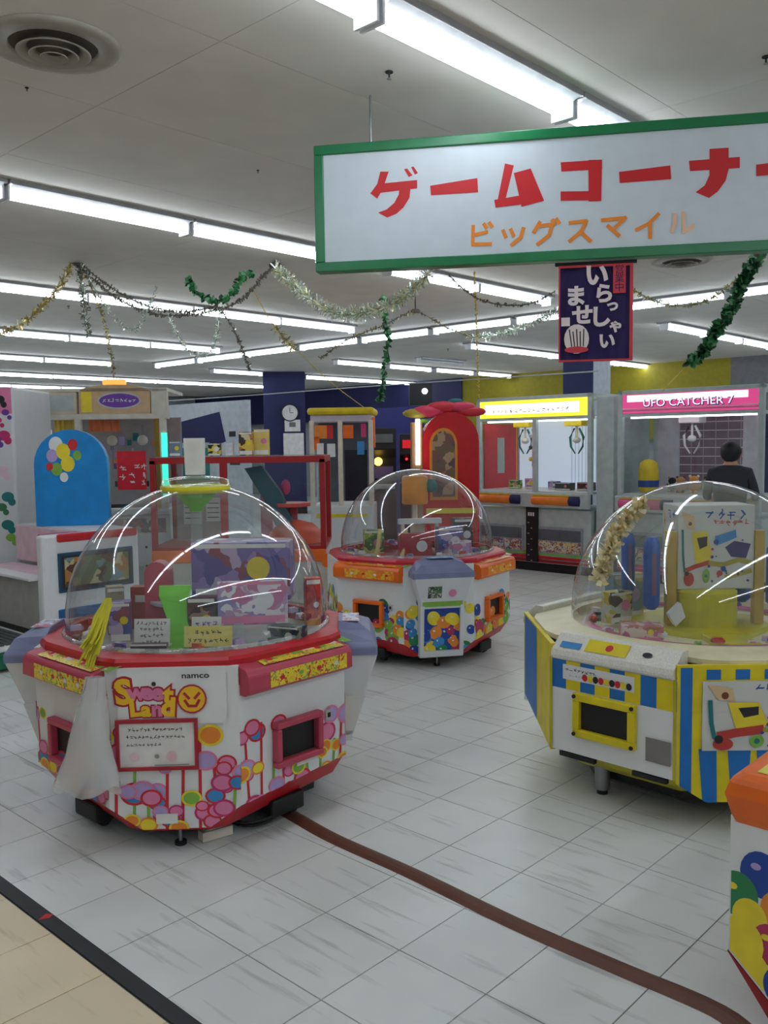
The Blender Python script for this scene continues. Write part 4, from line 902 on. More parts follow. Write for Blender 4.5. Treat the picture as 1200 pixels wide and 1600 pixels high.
def bk_b(P, W_):
    P.rect(-W_*.30,-.42,W_*.16,.38,mat('rack_ground',(130,112,126),.5))
    for k in range(9): P.rect(-W_*.30,-.40+k*.09,W_*.16,-.392+k*.09,white)
    for k in range(6): P.rect(-W_*.30+k*.13,-.42,-W_*.295+k*.13,.38,greyw)
    P.rect(W_*.28,-.4,W_*.34,.4,navy); P.rect(W_*.36,.05,W_*.40,.40,lyel)
    for k in range(8): P.disc(W_*.43+.07*(k%2)-.02,.34-.12*(k//2),.026,mat('sticker_grey',(150,156,130),.5))
gls = mat('frame_pale_green_white',(186,198,196),.35)
cY = crane_cabinet('crane_game_cabinet','white twin crane game cabinet with lit yellow header and orange bumpers',-6.25,8.3,1.5,dict(frame=gls,bands=((.125,.03,redd),(.165,.03,red),(.205,.02,green),(.232,.016,syel)),bumper=mat('orange_bumper',(240,130,40),.4),panel=True,mid=True,back=mat('back_glow',(196,210,232),emit=.55),backprint=bk_a,head=mat('header_yellow',(246,236,60),emit=1.1),headprint=hp_yellow,lamp=6,redside=True,claws=(.42,1.10),carriage=yellow,clawm=teal))
cP = crane_cabinet('crane_game_cabinet','white crane game cabinet with lit pink header behind the striped machine',-4.45,8.3,1.46,dict(frame=gls,bands=((.125,.03,magenta),(.165,.03,pink),),bumper=mat('pink_bumper',(220,90,140),.4),panel=False,mid=False,back=mat('back_soft_white',(206,206,214),.5),backprint=bk_b,head=mat('header_pink',(206,70,130),emit=.8),headprint=hp_pink,lamp=9,claws=(.62,),carriage=white,clawm=white))
b = MB(); b.box((.1,.4,.95),(.2,.8,1.9),gls); o = b.build('cabinet_side_filler', None,.006, uv(-4.72,8.35)); o.rotation_euler=(0,0,YAW); tag(o,'narrow pale cabinet between the yellow and pink header crane games','cabinet')
# prizes inside
def plush(name, label, u, v, z, s, m1_, m2_, seed=0):
    t = thing(name, label, 'plush toy', uv(u,v,z), YAW+.2)
    b = MB(); b.sphere((0,0,s*.45),s*.42,m1_,16,(1,.85,1.1)); b.build('body', t)
    b = MB(); b.sphere((0,-.0,s*1.05),s*.34,m1_,16,(1.1,.95,.95)); hd = b.build('head', t)
    for k in (-1,1):
        b = MB(); b.sphere((k*s*.3,0,s*1.33),s*.11,m2_,10); b.build('ear', hd)
        b = MB(); b.sphere((k*s*.42,-s*.1,s*.6),s*.14,m1_,10,(.8,.8,1.5)); b.build('arm', t)
        b = MB(); b.sphere((k*s*.22,-s*.3,s*.13),s*.16,m2_,10,(.9,1.3,.8)); b.build('foot', t)
    return t
b = MB(); prof = [(.001,0),(.085,.01),(.10,.06),(.10,.24),(.085,.31),(.04,.34),(.001,.345)]
t = thing('yellow_cushion','large plain yellow bolster cushion with a blue band in the pink-header crane game','cushion',uv(-4.45+.22,8.3+.25,.898),YAW)
b.lathe(prof, mat('plush_yellow',(232,200,50),.8), 20); b.build('cushion_body', t)
b = MB(); b.lathe([(.104,.06),(.106,.12),(.104,.13)], mat('plush_blue',(40,80,150),.8), 20); b.build('blue_band', t)
for i,(du,dv,s,a_,c_,lab) in enumerate(((.50,.4,.12,mat('plush_tan',(200,150,100),.9),mat('plush_brown',(110,70,50),.9),'small tan plush toy with brown ears in the pink-header crane game'),(.66,.35,.13,mat('plush_orange',(226,150,80),.9),mat('plush_cream',(230,220,190),.9),'orange plush toy with cream ears below the claw'),(.80,.38,.12,mat('plush_lemon',(230,214,110),.9),mat('plush_dark',(50,50,50),.9),'lemon plush toy with dark feet right of the claw'),(.36,.5,.11,mat('plush_dark',(50,50,50),.9),mat('plush_tan',(200,150,100),.9),'dark plush toy with tan ears beside the yellow cushion'),(1.02,.3,.10,mat('plush_white',(226,226,230),.9),mat('plush_lemon',(230,214,110),.9),'white plush toy with yellow ears near the standing person'))):
    plush('plush_toy',lab,-4.45+du,8.3+dv,.898,s,a_,c_)
for du,dv,d_,m,lab in ((.34,.3,(.14,.08,.10),A4,'green printed prize box in the left bay of the yellow-header crane game'),(.52,.35,(.12,.08,.12),A2,'pale prize box near the middle post of the yellow-header crane game'),(1.0,.3,(.20,.1,.08),mat('dark_green_box',(40,80,70),.5),'dark green prize box in the right bay of the yellow-header crane game'),(1.26,.32,(.18,.1,.09),A3,'dark printed prize box by the right post of the yellow-header crane game'),(.80,.4,(.12,.08,.09),A1,'violet prize box in the right bay beside the middle post')):
    pack('prize_box',lab,uv(-6.25+du,8.3+dv,.898),d_,m,YAW)
t = thing('hanging_mobile','string of green and white hanging tags by the middle post of the yellow-header crane game','mobile',uv(-6.25+.70,8.3+.10,1.15),YAW)
b = MB(); b.cyl((0,0,0),.003,.48,white,6); b.build('string', t)
for k in range(7): b = MB(); b.sphere((.02*(-1)**k,0,.42-.065*k),.026,[mat('tag_green',(60,120,80),.6),white,lyel][k%3],10,(1,.4,1)); b.build('tag', t)
# ================================================================== INSIDE THE BALLOON-PRINT MACHINE
def W2(x,y,z): return m2c + Vector((x,y,z))
b = MB(); b.lathe([(.001,1.02),(.085,1.02),(.09,1.03),(.09,1.20),(.08,1.215),(.001,1.215)], mat('drum_orange',(236,150,30),.35), 28, Matrix.Translation((-.02,-.05,0)), cap=False)
b.build('hanging_drum', m2)
b = MB(); b.cyl((0.0,-.03,.642),.05,.24,cream,16); b.cyl((-.02,-.05,.88),.018,.145,cream,12); b.build('center_post', m2)
b = MB(); b.lathe([(.03,0),(.05,.02),(.05,.06),(.03,.09)], teal, 14, Matrix.Translation((.085,-.06,1.10)), cap=True); b.build('teal_roller', m2)
b = MB(); b.box((0,-.1,.905),(.30,.05,.035),white); b.box((-.12,-.1,.78),(.02,.03,.25),cream); b.box((.12,-.1,.78),(.02,.03,.25),cream); b.build('white_crossbar', m2)
for i,(x0,x1) in enumerate(((-.30,-.36),(-.12,-.18))):
    b = MB(); b.tube([(x0,-.2,.86),(x0-.02,-.24,.76),(x1,-.28,.645)], .014, mat('pale_yellow_rail',(214,196,120),.4), 8); b.build('prize_chute_rail', m2)
b = MB(); b.lathe([(.17,.642),(.13,.70),(.05,.72)], mat('tray_red',(176,30,46),.4), 28); b.build('tray_hub', m2)
pack('snack_box','deep red snack box below the white crossbar of the balloon-print machine',W2(-.02,-.23,.645),(.22,.08,.19),mat('deep_red_box',(170,24,48),.4),m2r,lid=mat('deep_red_lid',(190,50,66),.4))
pack('snack_box','violet printed box at the right under the balloon-print dome',W2(.22,-.12,.645),(.18,.08,.22),A1,m2r)
pack('snack_box','pink printed box leaning at the right rim of the balloon-print dome',W2(.28,-.28,.645),(.15,.06,.14),A2,.5)
pack('snack_box','green printed box at the left under the balloon-print dome',W2(-.30,-.05,.645),(.14,.08,.2),A4,.1)
pack('snack_box','dark box at the back right under the balloon-print dome',W2(.33,.12,.645),(.14,.08,.26),A3,.2)
sweets(m2c,0,44,.42,.48,.662,'wrapped sweet along the rim of the balloon-print machine','sweets in the balloon-print machine',15)
# ================================================================== PILLARS
pr = pillar(-14.42,12.42,.85,(navy,navy),'navy_pillar','navy blue square pillar with a round clock on it',.1)
pillar(-6.87,11.85,.5,(navy,mat('pillar_white',(176,182,190),.6)),'two_tone_pillar','square pillar, navy on one face and white on the other, below the banner')
ck = thing('wall_clock','round pale wall clock on the navy pillar','clock',at(453,645,18.36),.1)
b = MB(); M_ = Matrix.Rotation(PI/2,4,'X'); b.lathe([(.001,.0),(.17,.0),(.18,.02),(.16,.035),(.16,.025)],ink,28,M_); b.build('case', ck)
b = MB(); b.lathe([(.001,.026),(.158,.026)],paper,28,M_); b.build('dial', ck)
b = MB(); b.box((0,-.03,.05),(.012,.004,.1),ink); b.build('hand', ck); b = MB(); b.box((.035,-.03,0),(.07,.004,.012),ink); b.build('hand', ck)
for dz,w_,h_,lab in ((665,.32,.24,'white poster below the wall clock with a dark picture'),(695,.42,.48,'larger plain white paper below the poster on the navy pillar')):
    b = MB(); b.box((0,0,0),(w_,.006,h_),paper); 
    if dz < 680: b.box((0,-.004,.02),(w_*.4,.003,h_*.4),mat('grey_photo',(110,110,110),.7))
    o = b.build('poster', loc=at(457 if dz < 680 else 459,dz,18.36)); o.rotation_euler=(0,0,.1); tag(o,lab,'poster')
# ================================================================== KIDDIE RIDE
def ride():
    t = thing('kiddie_ride','white and magenta kiddie ride with a red top edge and a picture screen','ride',uv(-5.62,2.72),YAW)
    mg = mat('ride_magenta',(206,44,110),.4); pk = mat('ride_pale_pink',(226,196,206),.4)
    b = MB(); b.box((-.55,.36,.1),(1.08,.70,.2),black); b.build('plinth', t)
    b = MB(); b.box((-.04,.36,.53),(.08,.72,.66),white); b.build('side_panel', t, .02)
    b = MB(); b.box((-.59,.03,.38),(1.02,.06,.36),mat('ride_front_grey',(178,176,172),.4)); b.build('front_panel', t, .015)
    b = MB(); b.box((-.59,.0,.565),(1.02,.13,.02),white); b.build('sill', t, .006)
    b = MB(); b.box((-.10,.17,.72),(.05,.28,.28),mg); b.build('inner_side', t); 
    b = MB(); b.box((-.61,.33,.72),(.97,.03,.27),pk); b.build('seat_back', t, .01); b = MB(); b.box((-.61,.19,.52),(.97,.26,.1),pk); b.build('seat', t, .02)
    b = MB(); b.box((-.59,.54,.845),(1.02,.38,.03),white_soft); b.build('rear_deck', t, .01)
    b = MB(); b.box((-.59,.54,.5),(1.00,.36,.62),white_soft); b.build('rear_body', t)
    b = MB(); b.box((.004,.40,.835),(.03,.60,.055),red); b.build('red_edge', t, .012)
    b = MB(); b.box((-.04,.02,.53),(.085,.06,.66),white); b.build('corner_post', t, .02)
    b = MB(); b.box((.006,.38,.60),(.02,.56,.27),mat('screen_frame',(24,70,100),.4)); sf = b.build('screen_frame', t, .006)
    P = Print((.0165,.38,.60),(0,1,0),(0,0,1),(1,0,0)); P.rect(-.26,-.115,.26,.115,ink); P.rect(-.24,-.095,.24,.10,art('screen_picture',[(150,140,90),(90,110,80),(190,180,140),(90,60,40),(120,140,150),(170,120,60)],14)); P.build('screen_picture', sf)
    b = MB(); b.box((.006,.30,.32),(.02,.42,.07),mat('ride_blue',(30,90,150),.4)); b.build('blue_bar', t, .01)
    # entry platform
    b = MB(); b.box((-.55,-.35,.08),(1.1,.70,.12),mat('platform_green',(20,110,80),.4)); b.build('platform', t, .01)
    b = MB(); b.box((-.55,-.35,.03),(1.0,.6,.05),black); 
    b.build('platform_base', t); b = MB(); b.box((-.55,-.35,.15),(1.12,.72,.03),white); b.build('platform_edge', t, .01)
    for k in range(14):
        b = MB(); b.box((-.55,-.64+.045*k,.169),(1.02,.03,.008),mat('tread_dark',(74,80,78),.7)); b.build('tread_strip', t)
    b = MB(); b.bar((-1.1,-.715,.11),(.0,-.715,.11),.01,.02,mat('green_led',(40,200,140),emit=.8)); b.build('led_strip', t)
ride()
pa = at(117,830,6.62); t = thing('arched_panel','tall blue arched panel with small coloured shapes standing on the kiddie ride','panel',(pa.x,pa.y,.862),.12)
prof = [(-.262,0),(-.262,.45)]+[(.262*math.cos(q),.45+.262*math.sin(q)) for q in [PI-PI*k/14 for k in range(1,14)]]+[(.262,.45),(.262,0)]
b = MB(); b.loft([[(x,y,z) for x,z in prof] for y in (-.05,.05)], mat('arch_blue',(24,138,212),.3)); ap = b.build('arched_board', t, .02)
P = Print((0,-.052,0),(1,0,0),(0,0,1),(0,-1,0)); r = random.Random(8)
for x,z,rr,c in ((-.10,.60,.05,white),(-.13,.52,.04,lilac),(-.05,.55,.05,lyel),(-.02,.46,.05,lyel),(.02,.60,.035,hot),(-.10,.42,.04,lgreen),(-.05,.36,.03,white),(-.15,.44,.025,hot),(.05,.52,.03,lgreen)): P.disc(x,z,rr,c,rr*1.2)
P.build('printed_shapes', ap)
# ================================================================== LEFT EDGE CABINET, CREAM CRANE GAME
t = thing('printed_cabinet','white cabinet with pink and purple blotches at the left edge of the aisle','arcade machine',(-2.88,6.95,0),0)
b = MB(); b.box((-.5,.4,.96),(1.0,.8,1.92),white_soft); cb = b.build('cabinet_body', t, .02)
P = Print((-.5,0,.96),(1,0,0),(0,0,1),(0,-1,0),[(-.49,-.9),(.49,-.9),(.49,.95),(-.49,.95)])
P.rect(-.49,.75,.49,.95,lpink)
for x,z,rr,c in ((.40,.86,.04,ink),(.44,.76,.03,purple),(.38,.70,.03,magenta),(.42,.58,.05,magenta),(.36,.55,.04,purple),(.40,.30,.05,paperpink),(.43,.10,.05,teal),(.38,.02,.04,mat('leaf_print',(60,120,80),.5,var=0)),(.42,-.12,.05,teal),(.44,-.22,.04,lgreen),(.3,.2,.06,lpink),(.2,.5,.07,lpink)):
    P.disc(x,z,rr,c,rr*.8); P.disc(x+.03,z-.04,rr*.6,c)
P.build('printed_artwork', cb)
def cream_crane():
    t = thing('wide_crane_game','wide cream crane game cabinet with arched header, green light strips and yellow curtain','arcade machine',(-3.20,7.85,0),.06)
    W_, D = 1.29, .85; cr_ = mat('crane_cream',(206,200,186),.45)
    b = MB(); b.box((W_/2,D/2,.42),(W_,D,.84),white_soft); lb = b.build('lower_body', t, .01)
    P = Print((W_/2,0,.42),(1,0,0),(0,0,1),(0,-1,0)); P.rect(-.6,.25,.6,.38,art('crane_lower_art',[(150,110,110),(110,80,90),(190,180,170),(90,100,110)],20))
    for x in (.28,.42,.5): P.disc(x,.12,.012,ink); P.disc(x,-.05,.012,ink)
    for x in (-.45,.0,.3): P.rect(x-.09,-.3,x+.09,-.05,greyw)
    P.build('body_print', lb)
    b = MB(); b.box((W_/2,-.02,.86),(W_,.1,.05),greyw); b.build('control_shelf', t, .01)
    b = MB(); b.box((W_/2,D-.03,1.3),(W_-.04,.04,.84),mat('crane_back',(160,150,150),.6)); bk = b.build('back_panel', t)
    P = Print((W_/2,D-.052,1.3),(1,0,0),(0,0,1),(0,-1,0)); r = random.Random(11)
    for k in range(60): 
        x,z = r.uniform(-.58,.58),r.uniform(-.4,.2); s_ = r.uniform(.02,.06); P.rect(x,z,x+s_,z+s_*1.4,r.choice([greyw,lpink,lilac,ink,redd,teal,paper,lorg,purple]))
    P.build('back_print', bk)
    for x_ in (.03,.50,W_-.05):
        b = MB(); b.box((x_,.03,1.28),(.06,.06,.84),cr_); b.build('front_post', t, .008)
    b = MB(); b.box((W_-.10,.05,1.28),(.05,.06,.84),mat('post_yellow',(220,180,60),.4)); b.build('yellow_post', t)
    for x_ in (.0+.09,W_-.035): 
        b = MB(); b.box((x_,-.006,1.28 if x_ > .5 else 1.36),(.05,.012,.56 if x_ > .5 else .4),mat('mint_light',(60,240,200),emit=1.3)); b.build('light_strip', t)
    b = MB(); b.box((.18,.10,1.42),(.12,.02,.36),mat('white_light_panel',(240,240,250),emit=1.2)); b.build('light_panel', t)
    b = MB(); b.box((W_/2,.05,1.71),(W_,.1,.05),cr_); b.build('header_rail', t, .006)
    b = MB(); b.box((.25,.04,1.83),(.50,.08,.20),mat('header_sand',(206,190,166),.5)); h1 = b.build('header_board', t, .01)
    prof = [(.52,1.735),(.52,1.93)]+[(.83+.31*math.cos(q),1.93+.06*math.sin(q)) for q in [PI-PI*k/10 for k in range(1,10)]]+[(1.14,1.93),(1.14,1.735)]
    b = MB(); b.loft([[(x,y,z) for x,z in prof] for y in (0,.08)], mat('header_tan',(204,170,130),.5)); h2 = b.build('arched_header', t, .008)
    b = MB(); b.box((1.215,.05,1.84),(.14,.1,.24),cr_); b.build('header_end', t, .01)
    b = MB(); b.box((W_/2,D/2,1.945),(W_,D,.03),cr_); b.build('roof', t)
    P = Print((.25,-.0,1.83),(1,0,0),(0,0,1),(0,-1,0)); P.disc(-.13,.0,.085,lorg); P.disc(-.13,0,.068,mat('badge_cream',(236,220,170),.5)); P.marks(-.13,.0,.026,4,mat('badge_brown',(150,100,60),.5)); P.rect(-.02,-.07,.22,.07,greyw); P.build('badge_print', h1)
    P = Print((.83,.0,1.84),(1,0,0),(0,0,1),(0,-1,0)); P.rect(-.29,-.09,-.2,.09,lyel); P.disc(.04,.01,.19,mat('ellipse_grey',(190,190,196),.5),.075,24); P.disc(.04,.01,.175,purple,.062,24); P.marks(.04,.01,.034,8,paper,4); P.build('logo_print', h2)
    b = MB(); b.box((.82,.06,2.015),(.20,.06,.05),mat('orange_lit_sign',(250,170,80),emit=1.0)); b.build('top_sign', t, .01)
    # curtains / awning
    for x0,x1,m,nm in ((.26,.48,mat('curtain_yellow',(222,176,40),.7),'yellow_curtain'),(.56,.84,mat('awning_orange',(226,110,50),.6),'orange_awning')):
        b = MB(); N = 16; b.loft([[(x0+(x1-x0)*i/N, .14+.012*math.sin(i*1.9), z) for i in range(N+1)] for z in (1.69,1.58 if 'awn' in nm else 1.50)], m, cap=False, closed=False); b.build(nm, t)
    b = MB(); b.add([(.06,.02,.9),(W_-.06,.02,.9),(W_-.06,.02,1.69),(.06,.02,1.69)],[(0,1,2,3)],glass); b.build('front_pane', t)
    for x_ in (.70,.98):
        b = MB(); b.box((x_,.4,1.4),(.012,.012,.5),steel); b.sphere((x_,.4,1.5),.05,cream,12); b.build('claw_unit', t)
    b = MB(); b.box((.95,.035,1.11),(.30,.012,.05),mat('label_dark',(60,60,60),.5)); b.build('label_plate', t)
cream_crane()
pp = at(206,735,7.80); t = thing('price_poster','bright red poster with rough white writing on the cream crane game','poster',pp,.06)
b = MB(); b.box((0,0,0),(.25,.004,.34),mat('poster_red',(220,30,50),.5)); b.build('poster_sheet', t)
P = Print((0,-.002,0),(1,0,0),(0,0,1),(0,-1,0))
for s_,x,z in ((1,-.07,.02),(2,-.08,-.06),(3,.0,-.03),(4,.0,-.10),(5,.05,.03),(6,.105,.04),(7,.105,-.04),(8,.10,-.12)): P.marks(x,z,.055,1,paper,s_)
P.build('printed_text', t)
# ================================================================== RED FRAMED CASE
def red_case():
    t = thing('red_frame_case','glass prize case with a red frame behind the lollipop machine','arcade machine',(-1.85,7.02,0),0)
    W_, D, z0, z1 = 1.385, .75, .62, 1.325; rf = mat('case_red',(168,30,34),.4)
    b = MB(); b.box((W_/2,D/2,.31),(W_,D,.62),mat('case_body_white',(200,198,190),.45)); b.build('lower_body', t, .01)
    b = MB(); b.box((W_/2,-.01,.56),(W_,.03,.10),orange); b.build('orange_band', t, .01)
    b = MB(); b.box((W_*.5,-.02,.45),(.5,.03,.10),syel); b.build('control_plate', t, .01)
    for x_ in (.02,W_-.02): 
        for y_ in (.02,D-.02): b = MB(); b.box((x_,y_,(z0+z1)/2),(.042,.042,z1-z0),rf); b.build('corner_post', t)
    b = MB(); b.box((.58,.02,(z0+z1)/2),(.055,.04,z1-z0),rf); b.build('middle_post', t)
    for y_ in (.02,D-.02): b = MB(); b.box((W_/2,y_,z1),(W_,.042,.05),rf); b.build('top_rail', t)
    for x_ in (.02,W_-.02): b = MB(); b.box((x_,D/2,z1),(.042,D-.08,.05),rf); b.build('top_rail', t)
    b = MB(); b.box((W_/2,D/2,z0+.0),(W_,D,.03),rf); b.build('deck', t)
    b = MB(); b.add([(.04,.02,z0),(W_-.04,.02,z0),(W_-.04,.02,z1),(.04,.02,z1)],[(0,1,2,3)],glass); b.build('front_pane', t)
    b = MB(); b.add([(W_-.02,.04,z0),(W_-.02,D-.04,z0),(W_-.02,D-.04,z1),(W_-.02,.04,z1)],[(0,1,2,3)],glass); b.build('side_pane', t)
    b = MB(); b.loft([[(.70,.3,1.25),(.84,.3,1.27),(.84,.42,1.27),(.70,.42,1.25)],[(.86,.25,1.0),(1.0,.25,1.05),(1.0,.4,1.05),(.86,.4,1.0)],[(.96,.2,.78),(1.10,.2,.82),(1.10,.35,.82),(.96,.35,.78)]], mat('teal_slide',(20,84,100),.4)); b.build('teal_slide', t, .01)
    b = MB(); b.lathe([(.24,.64),(.22,.72),(.14,.79),(.03,.82)], mat('orange_dome',(226,80,40),.4), 24, Matrix.Translation((1.12,.3,0)), cap=True); b.build('orange_mound', t)
    b = MB(); b.cyl((1.08,.35,.82),.05,.12,redd,14); b.cyl((1.08,.35,.93),.16,.03,mat('coral_disc',(226,90,80),.4),20); b.build('coral_table', t)
    b = MB(); b.box((.30,.5,.9),(.42,.02,.5),mat('case_back_card',(170,160,160),.6)); cb = b.build('inner_board', t)
    P = Print((.30,.489,.9),(1,0,0),(0,0,1),(0,-1,0)); P.rect(-.15,-.12,.0,.2,paper); 
    for k in range(6): P.rect(-.14,.15-.045*k,-.02,.158-.045*k,ink)
    P.rect(.04,-.1,.16,.1,paper); 
    for k in range(4): P.rect(.05,.05-.04*k,.15,.058-.04*k,ink)
    P.build('notice_print', cb)
    b = MB(); b.sphere((1.04,.3,1.09),.05,magenta,12,(.8,.6,1.3)); b.build('magenta_mascot_free_toy', t) if False else b.build('magenta_bulb', t)
    b = MB(); b.box((.86,.45,.85),(.10,.05,.35),lpink); b.build('pink_column', t, .01)
red_case()
CZt = 1.358
for px,w_,h_,m,lab,Y in ((338,.10,.10,art('yb_box',[(220,200,60),(40,40,40),(230,214,80)],24),'yellow and black printed box on top of the red framed case',7.15),(387,.11,.19,art('wy_box',[(214,200,160),(200,120,60),(60,50,40),(226,190,80)],20),'tan and black printed carton on top of the red framed case',7.2),
  (411,.12,.21,mat('white_yellow_box',(226,200,110),.5),'tall pale yellow carton with white top on the red framed case',7.3),(361,.06,.10,white_soft,'small white box on top of the red framed case',7.2),(277,.09,.12,mat('grey_blue_box',(120,140,160),.5),'grey-blue box on the left of the red framed case top',7.3),(502,.05,.09,paper,'narrow white card at the right end of the red framed case top',7.2)):
    x = (px-600)/FOC*Y; pack('carton',lab,(x,Y,CZt),(w_,.08,h_),m,0)
b = MB(); b.box((0,0,0),(2.2,.04,.02),glass) if False else None
# clear lid for the case
b = MB(); b.box((-1.85+1.385/2,7.02+.375,1.354),(1.30,.68,.006),clear('case_lid',(240,245,245),.2,1)); tag(b.build('case_lid'),'clear sheet lid lying on the red framed case','lid')
# ================================================================== YELLOW-ROOFED KIOSK, DARK CABINETS, RED ARCH MACHINE
def kiosk():
    t = thing('small_crane_kiosk','small cream crane kiosk with rounded yellow roof and orange posters','arcade machine',(-.72,8.7,0),-.05)
    b = MB(); b.box((.31,.3,.42),(.62,.6,.84),white_soft); b.build('lower_body', t, .015)
    b = MB(); b.box((.31,.3,1.76),(.66,.64,.07),yellow); b.build('roof', t, .03)
    b = MB(); b.box((.31,.3,1.69),(.60,.58,.06),mat('kiosk_valance',(200,190,200),.5)); b.build('valance', t)
    for x_ in (.02,.30,.60):
        b = MB(); b.box((x_,.03,1.25),(.045,.05,.84),cream); b.build('post', t, .006)
    b = MB(); b.box((.615,.06,1.55),(.05,.06,.30),orange); b.build('orange_side', t, .008)
    b = MB(); b.box((.31,.57,1.25),(.58,.03,.84),mat('kiosk_back',(90,100,110),.6)); b.build('back_panel', t)
    b = MB(); b.box((.45,.05,1.12),(.22,.02,.52),mat('kiosk_dark_window',(34,38,48),.2)); b.build('dark_window', t)
    b = MB(); b.box((.45,.04,.86),(.28,.05,.04),white); b.build('window_sill', t)
    b = MB(); b.box((.31,-.005,.74),(.5,.02,.03),syel); b.build('yellow_strip', t)
    for x_,z_,m,w2 in ((.11,1.56,lorg,.12),(.20,1.56,hot,.06),(.38,1.56,orange,.10),(.53,1.57,magenta,.05),(.06,1.45,orange,.07),(.50,1.40,lblue,.07),(.21,1.38,white,.08)):
        b = MB(); b.box((x_,.02,z_),(w2,.006,.13),m); b.build('poster', t)
kiosk()
for i,(x,y,w_,z,lab) in enumerate(((-.02,10.3,.34,1.62,'black arcade cabinet with a warm yellow lamp beside the small kiosk'),(.36,10.6,.32,1.55,'dark arcade cabinet with red lights left of the red arched machine'))):
    t = thing('arcade_cabinet',lab,'arcade machine',(x,y,0),0)
    prof = [(0,0),(.7,0),(.7,z),(.1,z),(.05,z-.25),(.2,z-.35),(.25,z-.6),(0,z-.75)]
    b = MB(); b.loft([[(xx,a_,c_) for a_,c_ in prof] for xx in (-w_/2,w_/2)], mat('cabinet_black',(26,26,32),.5)); cb = b.build('cabinet_body', t, .01)
    b = MB(); b.box((0,.23,z-.48),(w_*.8,.02,.22),mat('cab_screen',(60,50,80),emit=.5)); b.build('screen', t)
    b = MB(); b.box((0,.06,z-.12),(w_*.8,.03,.1),[mat('marquee_dim',(120,130,130),.5),mat('marquee_red',(200,30,40),emit=.8)][i]); b.build('marquee', t)
    if i == 0:
        b = MB(); b.sphere((-.04,.12,z-.39),.05,mat('warm_lamp',(255,200,80),emit=5),12); b.build('warm_lamp', t)
    else:
        for k in range(3): b = MB(); b.sphere((-.08+.05*k,.08,z-.30+.06*k),.015,mat('red_led',(255,30,40),emit=4),8); b.build('red_light', t)
    b = MB(); b.box((0,.04,z-.68),(w_*.9,.2,.05),greyw); b.build('control_shelf', t, .01)
def arch_machine():
    t = thing('red_arch_machine','rounded red machine with an arched orange-framed window','arcade machine',(.30,9.0,0),.0)
    W_ = .66; rd_ = mat('arch_red',(196,22,30),.25)
    prof = [(.10,0),(.10,1.45)]+[(.385+.285*math.cos(q),1.45+.30*math.sin(q)) for q in [PI-PI*k/16 for k in range(1,16)]]+[(.67,1.45),(.67,0)]
    b = MB(); b.loft([[(x,y,z) for x,z in prof] for y in (0,.7)], rd_, None, False); b.build('red_shell', t, .03)
    for nm,s_,y_,m in (('window_frame',1.0,-.012,mat('frame_orange',(226,140,40),.4)),('window_picture',.82,-.022,art('window_art',[(120,80,70),(150,110,80),(90,70,80),(170,140,110),(110,90,70)],12))):
        pr_ = [(-.14*s_,.86+.03*(1-s_)*6)]+[(-.14*s_,1.42)]+[(.14*s_*math.cos(q),1.42+.17*s_*math.sin(q)) for q in [PI-PI*k/12 for k in range(1,12)]]+[(.14*s_,1.42),(.14*s_,.86+.03*(1-s_)*6)]
        b = MB(); b.loft([[(.31+x,y,z) for x,z in pr_] for y in (y_,y_+.02)], m); b.build(nm, t)
    b = MB(); b.box((.04,.05,.9),(.12,.12,1.5),mat('arch_side_pillar',(150,110,70),.5)); b.build('side_pillar', t, .01)
    b = MB(); b.cyl((.05,-.03,1.22),.022,.46,mat('white_tube',(250,250,255),emit=5),12); b.build('tube_light', t)
    b = MB()
    for x_,z_,r_,m in ((.05,1.74,.10,mat('crest_ochre',(170,150,50),.5)),(.17,1.76,.12,mat('crest_pink',(220,60,90),.4)),(.32,1.80,.12,mat('crest_red',(206,40,60),.4)),(.48,1.80,.11,mat('crest_pink',(220,60,90),.4)),(.60,1.75,.10,mat('crest_red',(206,40,60),.4)),(.20,1.73,.05,white),(.44,1.86,.05,teal),(.10,1.66,.05,lgreen)):
        b = MB(); b.sphere((x_,.04,z_),r_,m,14,(1.5,.35,.5)); b.build('crest_lobe', t)
    b = MB(); b.box((.38,-.02,.75),(.5,.05,.05),syel); b.build('yellow_ledge', t)
arch_machine()
# ================================================================== FAR SHOP AREA
t = thing('partition_board','large white partition with a slanted navy block far behind the red framed case','partition',at(258,700,14.5)*1,YAW); t.location.z = 0
b = MB(); b.box((1.05,0,1.05),(2.3,.06,2.1),mat('partition_white',(190,196,204),.6)); pb = b.build('board', t)
P = Print((1.05,-.031,1.05),(1,0,0),(0,0,1),(0,-1,0)); P.poly([(-.98,.72),(.48,.90),(.62,.45),(-.02,.30),(-.86,.26)],navy); P.rect(-.80,-.3,.2,.42,teal); P.rect(-.80,.36,.2,.44,greyw); P.rect(.70,.52,.86,.60,ink); P.rect(.7,.1,.95,.2,ink); P.build('printed_block', pb)
t = thing('display_shelf','low shelf of goods far behind the kiosk','shelf',at(590,760,15.0),YAW); t.location.z = 0
for z_ in (.3,.7,1.1): b = MB(); b.box((0,0,z_),(2.6,.4,.03),greyw); b.build('shelf_board', t)
for x_ in (-1.28,1.28): b = MB(); b.box((x_,0,.65),(.04,.4,1.3),greyw); b.build('upright', t)
r = random.Random(6)
for k in range(18):
    m = [A1,A2,A3,A4,A5,A6][k%6]; q = t.location + UX*(-1.15+.27*(k%9)) + Vector((0,0,.318+.4*(k//9)))
    b = MB(); b.box((0,0,.12),(.2,.25,r.uniform(.2,.26)),m); o = b.build('goods_box', None, .0, q); o.rotation_euler=(0,0,YAW)
    tag(o,'printed goods box, '+ORD[k%9]+' from the end, '+['lower','upper'][k//9]+' board of the far low shelf','box','boxes on the far low shelf')
t = thing('blue_booth','plain blue booth panel standing far behind the red arched machine','panel',at(612,700,13.0),YAW); t.location.z = 0
